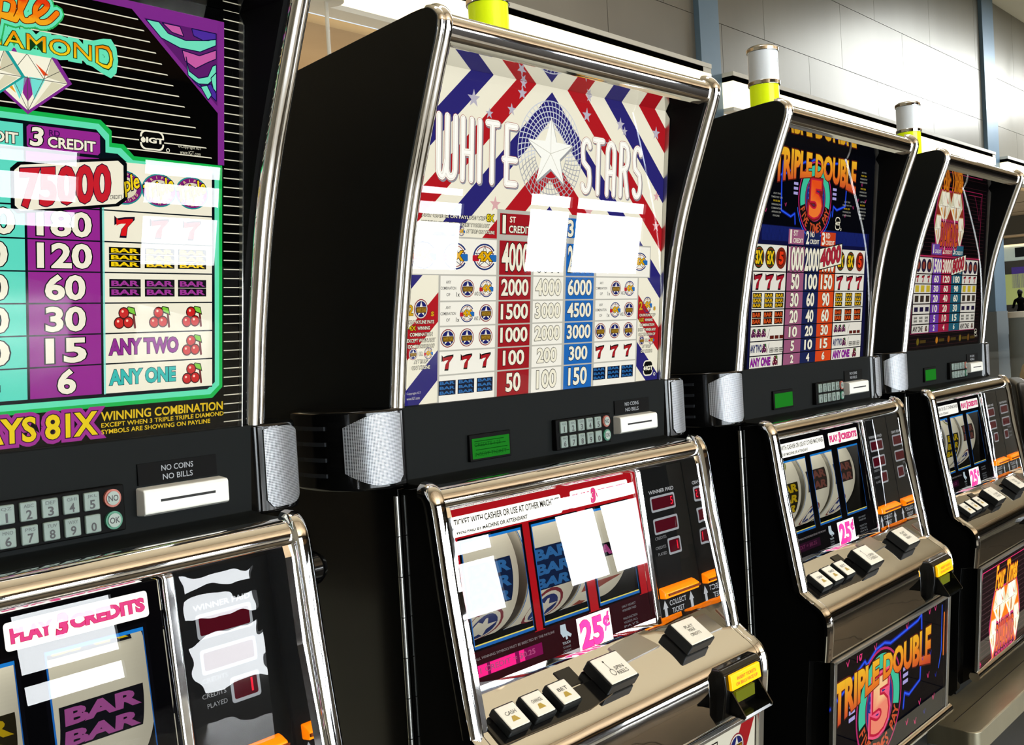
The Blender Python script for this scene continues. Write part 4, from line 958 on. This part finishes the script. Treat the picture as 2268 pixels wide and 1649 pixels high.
        if t == 'SPIN':
            T.text('SPIN', cu-.002, cu+.015, cv-.0040, cv+.0005, dd, 0); T.text('REELS', cu-.003, cu+.017, cv-.0100, cv-.0055, dd, 0)
            T.ring(cu-.0090, cv-.0050, .0036, .0043, dd, 0, 360, 16); T.line([(cu-.0085, cv-.001), (cu-.010, cv+.009)], .0006, dd); T.disc(cu-.010, cv+.0095, .0014, dd, 8)
        elif t == 'MAX':
            T.text('PLAY', cu-.010, cu+.009, cv+.004, cv+.008, dd, 0); T.text('MAX', cu-.008, cu+.007, cv-.0015, cv+.0030, dd, 0); T.text('CREDITS', cu-.012, cu+.011, cv-.0075, cv-.0035, dd, 0)
        else:
            T.text(t.split()[0], cu-.0085, cu+.0085, cv+.001, cv+.005, dd, 0); T.poly([(cu-.006, cv-.0065), (cu+.006, cv-.0065), (cu+.002, cv-.001), (cu-.003, cv-.001)], '#b89a40')
        pr(T, 'button_lettering', lambda u, v, d: deck_fn(u, v, d+hh+.0013), INK, bt)
    for pl in ([(.0130,-.0580),(.0780,-.0540),(.0960,-.0800),(.0120,-.0830)], [(.1960,-.0640),(.2300,-.0640),(.2350,-.0900),(.2000,-.0900)]):
        bm = bmesh.new(); A = [bm.verts.new(deck_fn(u, v, 0)) for u, v in pl]; B = [bm.verts.new(deck_fn(u, v, .0030)) for u, v in pl]
        bm.faces.new(A); bm.faces.new(B[::-1])
        for i in range(4): bm.faces.new((A[i], A[(i+1) % 4], B[(i+1) % 4], B[i]))
        part('blank_plate', bm, STEEL, dk, bevel=.0012)
    part('blank_plate', block(-.1000,-.0700,-.0830,-.0610, 0, .0018), BLACKG, dk, bevel=.0008)
    # --- bill acceptor
    ba = bmesh.new(); prism(ba, [(-.120,-.3830),(-.1400,-.3835),(-.1480,-.3900),(-.1500,-.4130),(-.1440,-.4500),(-.1300,-.4600),(-.120,-.4600)], .1420, .2400)
    ba = part('bill_acceptor', ba, BLACKG, bevel=.003)
    yl = part('lit_label', prism(bmesh.new(), [(-.1480,-.3905),(-.1530,-.3910),(-.1550,-.4110),(-.1495,-.4120)], .1500, .2250), YELL, ba, bevel=.0012)
    T = Print(lit=0); T.text('INSERT TICKETS', .1640, .2120, -.3995, -.3955, '#b04a08', .012); T.text('OR BILLS FACE UP', .1600, .2150, -.4065, -.4025, '#b04a08', .012)
    pr(T, 'label_lettering', lambda u, v, d: (u, -.1529-(-.3910-v)*.1-d-.0004, v), INK, yl)
    mth = bmesh.new()
    for (a, b) in ((.1520, .1545), (.2215, .2240)): prism(mth, [(-.1480,-.4140),(-.1520,-.4140),(-.1710,-.4430),(-.1695,-.4470),(-.1440,-.4430)], a, b)
    prism(mth, [(-.1440,-.4400),(-.1690,-.4435),(-.1700,-.4470),(-.1440,-.4440)], .1520, .2240)
    part('note_chute', mth, BLACKG, ba)
    part('lit_throat', bx(.1600, .2080, -.1535, -.1475, -.4300, -.4150), mat('yellow_green_glow', '#4c5200', .3, emit='#565a06', es=.8), ba)
    # --- lower door with belly glass
    door = part('lower_door', prism(bmesh.new(), [(-.1285,-.4655),(-.1115,-.6980),(-.0700,-.7300),(-.0700,-.4655)], -.2545, .2545), BLACKG, bevel=.001)
    T = Print(lit=cfg['blit']); cfg['belly'](T)
    bg_ = part('belly_glass', prism(bmesh.new(), [(belly_fn(0, z, d)[1], belly_fn(0, z, d)[2]) for z, d in ((-.472, .001), (-.684, .001), (-.684, .0022), (-.472, .0022))], -.249, .247), BLACKG, door)
    pr(T, 'printed_artwork', lambda u, v, d: belly_fn(u, v, d+.0022), par=bg_)
    bm = bmesh.new(); v = [bm.verts.new(belly_fn(u, z, .0075)) for u, z in ((-.2490,-.6850),(.2470,-.6850),(.2470,-.4710),(-.2490,-.4710))]; bm.faces.new(v)
    part('glass_pane', bm, GLASS, bg_)
    fr = bmesh.new()
    for a, b in ((-.2600, -.2490), (.2470, .2600)): prism(fr, [(belly_fn(0, z, d)[1], belly_fn(0, z, d)[2]) for z, d in ((-.466, .001), (-.690, .001), (-.690, .0085), (-.466, .0085))], a, b)
    prism(fr, [(belly_fn(0, z, d)[1], belly_fn(0, z, d)[2]) for z, d in ((-.4660, .001), (-.4715, .001), (-.4715, .0085), (-.4660, .0085))], -.260, .260)
    part('belly_frame', fr, STEEL, door, bevel=.001)
    part('bottom_bar', cyl(bmesh.new(), (-.2700, -.1150, -.6960), .0110, .5400, 24, 'x'), CHROME, door, smooth=True)
    part('floor_pan', bx(-.2560, .2560, -.0700, .2850, -.745, -.7300), BLACK)
    # --- signal lamp on top
    cx, cy = -.0130, .0610
    sl = part('signal_lamp', cyl(bmesh.new(), (cx, cy, .3970), .0330, .0090, 40), CHROME, smooth=True)
    o = part('lower_lens', cyl(bmesh.new(), (cx, cy, .4060), .0265, .1040, 40), LENSY, sl, smooth=True); o['label'] = 'lime yellow lower lens'
    part('lens_ring', cyl(bmesh.new(), (cx, cy, .5080), .0292, .0085, 40), CHROME, sl, bevel=.0015)
    o = part('upper_lens', cyl(bmesh.new(), (cx, cy, .5165), .0272, .0530, 40), LENSW, sl, smooth=True); o['label'] = 'frosted white upper lens'
    part('lens_ring', cyl(bmesh.new(), (cx, cy, .5690), .0292, .0080, 40), CHROME, sl, bevel=.0015)
    part('lamp_cap', cyl(bmesh.new(), (cx, cy, .5770), .0285, .0030, 40, r2=.024), CHROME, sl, smooth=True)
    T = Print(lit=0); T.text('UNIT', -.3, .0, .5480, .5510, '#30343a', 0); T.poly([(-.22,.5530),(-.12,.5530),(-.17,.5565)], '#30343a')
    pr(T, 'lamp_lettering', lambda u, v, d: (cx+(.0276+d)*math.sin(u+.35), cy-(.0276+d)*math.cos(u+.35), v), INK, sl)
    # reel lamp behind the mask
    a = area('reel_lamp', (-.05, .0, -.130), (math.radians(20), 0, 0), .33, .02, cfg.get('rl', .5), (1, .98, .92)); a.parent = root; a.location.z += LZ
    return root
def mat_sticker():
    if 'sticker' in _m: return _m['sticker']
    m = bpy.data.materials.new('sticker_print'); m.use_nodes = True; nt = m.node_tree; p = nt.nodes['Principled BSDF']
    a = nt.nodes.new('ShaderNodeAttribute'); a.attribute_name = 'Col'; p.inputs['Roughness'].default_value = .4
    nt.links.new(a.outputs['Color'], p.inputs['Base Color']); nt.links.new(a.outputs['Color'], p.inputs['Emission Color']); p.inputs['Emission Strength'].default_value = .55
    _m['sticker'] = m; return m

BLK = '#050507'
CFG = [
 dict(x=-.73008384, y=-.01134021, rz=.0238754, art=art_triple_diamond, belly=belly_white, lit=.93, blit=.8, lcd=True, reels=('gold', 'gold', 'pink'), mask=(BLK, BLK), pink=False, led=('', '', '1'), cheek=False,
      label='leftmost slot machine, black payout glass with green framed table, gold name and diamonds'),
 dict(x=0., y=0., rz=-.027926, art=art_white_stars, belly=belly_white, lit=.92, blit=.8, lcd=True, reels=('stars', 'stars', 'seven'), my=-.028, ck=1, mask=('#a8141c', '#2c0a10'), pink=True, led=('5', '', '1'),
      label='slot machine with red, white and blue striped payout glass and big white star'),
 dict(x=.75300876, y=-.00679484, rz=-.005931, art=art_triple_double, belly=belly_double, lit=.88, blit=1.0, lcd=False, reels=('gold', 'dark', 'dark'), mask=(BLK, BLK), pink=False, led=('', '', ''),
      label='slot machine with dark blue payout glass, orange lettering and a big red five'),
 dict(x=1.50795361, y=.01032465, rz=.0015833, art=art_four_diamond, belly=belly_diamond, lit=.85, blit=1.7, lcd=False, reels=('dark', 'gold', 'dark'), mask=(BLK, BLK), pink=False, led=('', '', ''), cheek=False,
      label='farthest slot machine on the right, dark glass with orange script over white diamonds'),
]
for c in CFG: machine(c)

# ------------------------------------------------------------------ stands
st = empty('machine_stand', (0, 0, 0)); tag(st, 'long black stand under the three nearest slot machines', 'stand')
obj('stand_body', bx(-1.02, 1.04, -.075, .300, .0, ZF-.751), BLACK, st, bevel=.004)
obj('stand_top', bx(-1.03, 1.045, -.085, .305, ZF-.7505, ZF-.7455), BLACKG, st, bevel=.001)
st = empty('machine_stand', (1.50795, .0103, 0)); tag(st, 'brushed metal shelf stand under the farthest slot machine', 'stand')
obj('stand_body', bx(-.40, .34, -.060, .300, .0, ZF-.790), BLACK, st, bevel=.004)
pl = [(-.455,.30),(-.450,-.10),(-.458,-.150)]+[(-.440+.022*math.cos(a), -.160+.022*math.sin(a)) for a in [math.radians(180+15*i) for i in range(7)]]+[(.36,-.182),(.36,.30)]
top = obj('shelf', prismz(bmesh.new(), pl, ZF-.789, ZF-.7455), noise_mat('worn_metal_shelf', '#a39d86', '#8a8571', 3, .34, .5, (1, 6, 1)), st, bevel=.003, seg=3)
obj('shelf_seam', bx(-.42, .36, -.122, -.1205, ZF-.7457, ZF-.7451), RUBBER, top)

# ------------------------------------------------------------------ the hall
def struct(name, bm, m, par=None, **k):
    o = obj(name, bm, m, par, **k); o['kind'] = 'structure'; return o
FLM = noise_mat('polished_floor_tile', '#77776f', '#63635c', 1.3, .06, 0., spec=.6)
GROUT = mat('floor_grout', '#4a4844', .7)
TAN = noise_mat('tan_ceiling_board', '#cdb18a', '#bfa27c', .6, .6)
PANEL = noise_mat('grey_wall_panel', '#746f64', '#827d72', .25, .33, .45, (1, 1, .4))
WHT = mat('white_fascia', '#e9e6da', .5)
COVE = mat('lit_cove', '#fff4d0', .5, emit=(1.0, .90, .62), es=1.25)
BLUE = noise_mat('blue_grey_column_cladding', '#5f7a90', '#6c869b', .4, .35, .2)
GREYB = mat('grey_column_base', '#6c7478', .4)
DARKW = mat('dark_brown_wall', '#2a231b', .7)
BEAMB = mat('brown_beam', '#6a5232', .6)
fl = struct('floor', bx(-14, 90, -12.2, 26, -.14, -.012), GROUT)
far = obj('far_paving', box(box(box(bmesh.new(), 5.40, 90, -2.99, 26, -.012, 0), -14, -2.99, -12.2, 26, -.012, 0), -14, -2.99, 0, .1, -.013, -.0125), FLM, fl)
obj('pale_paving', bx(-2.99, 4.9, -12.2, -2.99, -.012, 0), noise_mat('pale_floor_tile', '#c4c6c2', '#b4b6b2', 1.3, .12, 0., spec=.6), fl)
obj('carpet', bx(4.9, 90, -12.2, -2.99, -.012, 0), mat('dark_carpet', '#2c2823', .9, spec=.1), fl)
obj('near_paving', bx(-2.99, 5.40, 5.42, 26, -.012, 0), FLM, fl)
tm = None
for i in range(14):
    for j in range(14):
        if tm is None:
            o = obj('tile', bx(.004, .596, .004, .596, -.012, 0), mat('dark_granite_tile', '#2b2b29', .12), fl); tm = o.data; o = obj('tile', bx(.004, .596, .004, .596, -.012, 0), noise_mat('pale_stone_tile', '#c3c8c0', '#b4b9b0', 1.3, .10), fl); tl_ = o.data; bpy.data.objects.remove(o); o = fl.children[-1]
        else: o = link(bpy.data.objects.new('tile', tm if j < 4 else tl_), fl)
        o.location = (-2.99+i*.6, -2.99+j*.6, 0)
WY = 12.06
wb = struct('wall_back', bx(-14, 90, 12.20, 12.35, 7.0, 13.6), mat('panel_joint', '#7a766c', .7))
def panels(x0, x1, seams):
    for (z0, z1), off in seams:
        xs = [x0]+[x for x in off if x0 < x < x1]+[x1]
        for a, b in zip(xs, xs[1:]): obj('panel', bx(a+.008, b-.008, WY+.12, 12.20, z0+.008, z1-.008), PANEL, wb)
pitch = lambda o: [o+4.75*k for k in range(-10, 15)]
for x0, x1 in ((-14, 21.2), (22.1, 41.99), (43.34, 90)):
    panels(x0, x1, (((7.44, 8.72), pitch(27.2)), ((8.72, 10.59), pitch(24.66)), ((10.59, 13.5), pitch(27.2))))
for n, (x0, x1) in enumerate(((-14, 21.15), (22.15, 41.95), (43.4, 90))):
    t = struct('trim_%d' % (n+1), bx(x0, x1, WY-.30, WY+.1, 7.36, 7.46), WHT)
    obj('lit_fascia', bx(x0, x1, WY-.28, WY+.1, 6.98, 7.24), COVE, t)
    obj('shadow_slot', bx(x0, x1-.35, WY-.279, WY+.1, 7.24, 7.36), mat('slot_void', (.001, .001, .001), .9, spec=0), t)
    obj('slot_end', bx(x1-.35, x1, WY-.28, WY+.1, 7.24, 7.36), WHT, t)
    obj('lit_cove', bx(x0, x1, WY-.22, WY+.1, 6.62, 6.98), COVE, t)
    obj('cove_lip', bx(x0, x1, WY-.26, WY+.1, 6.54, 6.62), WHT, t)
for n, (x0, x1) in enumerate(((21.2, 22.1), (41.99, 43.34))):
    c = tag(obj('wall_column', bx(x0, x1, WY-.02, WY+.75, 1.5, 13.5), BLUE, bevel=.01), None, 'column')
    c['label'] = ('blue grey column left of the long grey panelled bay', 'blue grey column at the far right beside the bar')[n]
    obj('column_base', bx(x0-.03, x1+.03, WY-.05, WY+.78, 0, 1.5), GREYB, c)
struct('ceiling', bx(-14, 90, -12.2, 26, 13.5, 13.7), mat('cream_ceiling', '#d8cfb8', .8))
sk_ = struct('trim_30', bx(41.5, 85, 2.4, 8.6, 13.40, 13.5), WHT); obj('skylight_pane', bx(41.8, 84.7, 2.7, 8.3, 13.37, 13.40), mat('skylight', (.8,.8,.8), .3, emit=(.92, .98, 1.0), es=11.0), sk_)
lc = struct('ceiling', bx(-14, 90, -12.2, -2.6, 4.6, 4.75), TAN)
for k in range(16): obj('ceiling_rib', bx(-14+k*4.7, -13.96+k*4.7, -12.1, -2.7, 4.57, 4.6), BEAMB, lc)
sc_ = struct('ceiling', bx(-14, 90, 12.35, 26, 6.46, 6.6), TAN)
for k in range(16): obj('ceiling_joint', bx(-14+k*4.7, -13.95+k*4.7, 12.4, 25.9, 6.445, 6.46), BEAMB, sc_)
struct('wall_rear', bx(-14, 90, 25.9, 26.1, 0, 6.6), mat('dim_grey_wall', '#6a665c', .8))
struct('wall_left', bx(-14.2, -14, -12.2, 26, 0, 13.7), mat('pale_wall', '#b0a894', .8))
struct('wall_front', box(box(box(box(bmesh.new(), 4.9, 90, -12.35, -12.2, 1.62, 13.6), -14, 4.9, -12.35, -12.2, 4.1, 13.6), -14, -5.5, -12.35, -12.2, 0, 4.1), 16.4, 90, -12.35, -12.2, 0, 1.62), DARKW)
b = obj('fascia_beam', bx(4.9, 90, -12.0, -11.75, 2.75, 3.45), BEAMB); b['kind'] = 'structure'; b.name = 'trim_4'
GLOW = mat('daylight_window_pane', (.8, .8, .8), .2, emit=(.93, .97, 1.0), es=WINDOW_GLOW)
GLOW2 = mat('hazy_daylight_pane', (.8, .8, .8), .2, emit=(.85, .94, 1.0), es=12.0)
FRAME = mat('dark_window_frame', '#1c1e20', .4)
wx = [(-5.4,-3.6),(-3.4,-1.6),(-1.4,.4),(.6,2.4),(2.6,4.6),(5.15,6.45),(7.4,8.65),(9.95,11.35),(12.95,14.05),(14.2,16.25)]
rowsA = [(1.36,1.56),(.86,1.22),(.50,.72)]; rowsB = [(1.36,1.56),(.93,1.23),(.0,.73)]; rowsC = [(1.38,1.50),(1.02,1.24),(.02,.88)]; rowsD = [(1.33,1.55),(.02,1.25)]
for n, (a, b) in enumerate(wx):
    n_ = n+2; H_ = 1.62 if n_ > 6 else 4.1
    rows = {7: rowsA, 8: rowsB, 9: rowsC, 10: rowsD, 11: rowsD}.get(n_, [(2.80,4.02),(1.36,2.72),(.05,1.28)])
    w_ = struct('window_%d' % (n+1), box(box(bmesh.new(), a-.05, a, -12.3, -12.18, 0, H_), b, b+.05, -12.3, -12.18, 0, H_), FRAME)
    prev = H_
    for z0, z1 in rows:
        obj('rail', bx(a, b, -12.3, -12.19, z1, prev), FRAME, w_); prev = z0
        obj('pane', bx(a, b, -12.26, -12.24, z0+.001, z1), GLOW if n_ > 6 else GLOW2, w_)
    if prev > .05: obj('rail', bx(a, b, -12.3, -12.19, 0, prev), FRAME, w_)
    nx = wx[n+1][0]-.05 if n+1 < len(wx) else 16.4
    pp = struct('pier', bx(b+.05, nx, -12.35, -12.2, 0, H_), DARKW)
    pp.name = 'trim_%d' % (n+5)
# far right end: lit bar under a sign
wr = struct('wall_right', bx(61.8, 90, -12.2, 26, 0, 13.6), mat('grey_end_wall', '#77746c', .8))
obj('bulkhead', bx(58.6, 61.8, 12.6, 25.8, 5.5, 6.46), mat('taupe_bulkhead', '#6f6a5e', .7), wr)
sg = tag(obj('bar_sign', bx(59.4, 60.6, 12.8, 22, 4.25, 4.95), mat('pale_lit_sign', '#c8d0c4', .4, emit='#aab8ac', es=.55)), 'pale green lit sign board above the far bar', 'sign')
obj('sign_picture', bx(59.3, 59.4, 15.0, 16.15, 4.36, 4.86), mat('dark_picture', '#30383c', .4), sg)
obj('sign_light', bx(59.3, 60.6, 12.8, 17.2, 4.96, 5.04), mat('strip_light', '#ffe8c8', .4, emit='#ffdcae', es=1.3), sg)
br = empty('bar_counter', (59.5, 16, 0)); tag(br, 'far bar with purple and yellow lit back wall', 'bar')
for nm, a, b, z0, z1, c, e in (('lit_panel', 12.8, 16.4, 2.75, 3.85, '#3a2c68', .8), ('lit_panel', 15.6, 16.9, 1.9, 3.5, '#90985c', .8), ('lit_panel', 16.9, 18.4, 1.5, 3.9, '#4a3a6c', .8), ('lit_panel', 13.5, 15.6, 2.35, 2.75, '#6a5a90', .8), ('lit_panel', 12.8, 15.6, 1.5, 2.35, '#2c2450', .7), ('screen', 14.9, 15.7, 1.75, 2.25, '#e07038', 1.0), ('screen', 15.0, 15.6, 1.83, 2.17, '#d8e0e8', 1.0)):
    o = obj(nm, bx(-.05 if nm != 'screen' else (-.12 if c[1] == 'e' else -.16), .05, a-16, b-16, z0, z1), mat(nm+c, c, .5, emit=c, es=e), br)
obj('counter_front', bx(-1.6, -1.2, -3.4, 4, 0, 1.5), mat('counter_grey', '#5a5c58', .5), br); obj('counter_top', bx(-1.8, -1.0, -3.4, 4, 1.5, 1.58), STEEL, br)
tag(obj('globe_lamp', cyl(bmesh.new(), (59.2, 15.0, 3.45), .14, .2, 16), mat('globe', '#fff0d0', .4, emit='#ffe4b0', es=2.5), bevel=.05), 'small glowing lamp over the far bar', 'lamp')
# hanging rods with round canopies
def rod(x, y, ztop, zlow, label):
    o = cyl(bmesh.new(), (x, y, ztop-.12), .26, .12, 24); cyl(o, (x, y, zlow), .030, ztop-.12-zlow, 10)
    cyl(o, (x, y, ztop), .030, 13.5-ztop, 10)
    r = tag(obj('hanging_rod', o, WHT), label, 'rod', 'rods hanging over the concourse'); return r
rod(9.34, 11.3, 6.52, 4.3, 'white hanging rod under the bright cove, left of the striped machine')
rod(46.6, 11.7, 6.46, 4.3, 'thin white rod hanging beside the far column')
# steel drum and the seated person
dr = tag(obj('steel_drum', cyl(bmesh.new(), (35.75, 9.15, .0), .62, 1.25, 40), mat('galvanised_drum', '#8f9a9c', .35, .3), smooth=True), 'cylindrical brushed steel bin in the distance at right', 'bin')
obj('rim', cyl(bmesh.new(), (35.75, 9.15, 1.22), .64, .20, 40), mat('bright_rim', '#f2f2ea', .3), dr, bevel=.02)
stp = tag(obj('raised_step', bx(41.9, 46.0, 10.4, 11.6, 0, .62), mat('dark_step', '#3c3a36', .6), bevel=.01), 'low dark raised step under the seated person', 'step')
# the person: one continuous skinned figure on a bar stool, seen from behind, leaning towards the bar
SH = .62
J = [(0,0,.78,.150,.115),(0,-.01,.95,.135,.105),(.02,-.01,1.12,.165,.115),(.03,0,1.26,.150,.100),(.04,0,1.36,.055,.055),(.06,0,1.44,.075,.085),(.065,0,1.53,.085,.100),(.06,0,1.61,.055,.065),
     (.01,.19,1.26,.062,.062),(.04,.25,1.05,.048,.048),(.22,.20,.98,.038,.038),(.29,.19,.99,.034,.020),
     (.01,-.19,1.26,.062,.062),(.04,-.25,1.05,.048,.048),(.22,-.20,.98,.038,.038),(.29,-.19,.99,.034,.020),
     (.06,.10,.78,.090,.085),(.42,.13,.76,.065,.065),(.40,.13,.36,.045,.045),(.46,.13,.28,.040,.035),(.54,.13,.27,.038,.028),
     (.06,-.10,.78,.090,.085),(.42,-.13,.76,.065,.065),(.40,-.13,.36,.045,.045),(.46,-.13,.28,.040,.035),(.54,-.13,.27,.038,.028)]
EJ = [(0,1),(1,2),(2,3),(3,4),(4,5),(5,6),(6,7),(3,8),(8,9),(9,10),(10,11),(3,12),(12,13),(13,14),(14,15),(0,16),(16,17),(17,18),(18,19),(19,20),(0,21),(21,22),(22,23),(23,24),(24,25)]
for sy in (1, -1):                      # five short finger chains from each palm
    for k in range(5):
        b = len(J); yy = sy*(.19-.028+.014*k)
        J += [(.345-(.02 if k in (0,4) else 0), yy, .985, .010, .009), (.375-(.03 if k in (0,4) else 0), yy, .970, .008, .008)]
        EJ += [(11 if sy > 0 else 15, b), (b, b+1)]
me = bpy.data.meshes.new('person'); me.from_pydata([j[:3] for j in J], EJ, [])
pb = bpy.data.objects.new('person', me); COL.objects.link(pb)
sk = pb.modifiers.new('skin', 'SKIN'); sk.use_smooth_shade = True
for v, j in zip(me.skin_vertices[0].data, J): v.radius = (j[3], j[4]); 
me.skin_vertices[0].data[0].use_root = True
ss = pb.modifiers.new('sub', 'SUBSURF'); ss.levels = 2; ss.render_levels = 2
pb.data.materials.append(mat('silhouette_clothing', (.0012, .0012, .0015), .9, spec=.05))  # near black all over: the silhouette's shade is put into the colour
pb.location = (42.27, 11.22, SH); pb.rotation_euler = (0, 0, math.radians(35))
tag(pb, 'person in dark clothes, darkened to a silhouette, seated on a stool, seen from behind', 'person')
hr = bmesh.new(); bmesh.ops.create_uvsphere(hr, u_segments=18, v_segments=12, radius=1)
for v in hr.verts: v.co = Vector((.050+v.co.x*.100, v.co.y*.094, 1.55+v.co.z*.110))
for v in hr.verts:
    if v.co.x > .09 and v.co.z < 1.58: v.co.x = .09
obj('hair', hr, mat('dark_hair', '#060505', .7), pb, smooth=True)
def stool(x, y, z0, rz, label, back=True, col='#0a0a0a', hz=.60):
    r = empty('bar_stool', (x, y, z0), rz); tag(r, label, 'stool')
    obj('seat', cyl(bmesh.new(), (0, 0, hz), .19, .07, 28), mat('seat_vinyl'+col, col, .35), r, bevel=.02, seg=3)
    obj('pedestal', cyl(bmesh.new(), (0, 0, .03), .030, hz-.03, 16), CHROME, r, smooth=True)
    obj('foot_plate', cyl(bmesh.new(), (0, 0, 0), .20, .03, 28, r2=.18), CHROME, r, bevel=.005)
    if back:
        bm = bmesh.new(); n = 8
        pr_ = [(-.19,hz+.10),(-.20,hz+.30),(-.185,hz+.38),(-.15,hz+.42),(.15,hz+.42),(.185,hz+.38),(.20,hz+.30),(.19,hz+.10)]
        A = [bm.verts.new((u, -.19-.02*(1-(u/.2)**2), z)) for u, z in pr_]; B = [bm.verts.new((u, -.235-.02*(1-(u/.2)**2), z)) for u, z in pr_]
        bm.faces.new(A); bm.faces.new(B[::-1])
        for i in range(n): bm.faces.new((A[i], A[(i+1) % n], B[(i+1) % n], B[i]))
        obj('backrest', bm, mat('seat_vinyl'+col, col, .35), r, bevel=.015, seg=3)
        obj('back_frame', box(box(bmesh.new(), -.16, -.13, -.235, -.205, hz+.0, hz+.12), .13, .16, -.235, -.205, hz+.0, hz+.12), CHROME, r, bevel=.004)
    return r
stool(42.27, 11.22, .62, 0, 'backless bar stool the far seated person sits on', back=False, hz=.595)
stool(2.26, -.16, 0, math.radians(200), 'black vinyl stool just right of the farthest slot machine', hz=.66)
stool(3.45, .10, 0, math.radians(170), 'tan vinyl stool standing behind the black stool at the right edge', col='#8a7a5c', hz=.66)
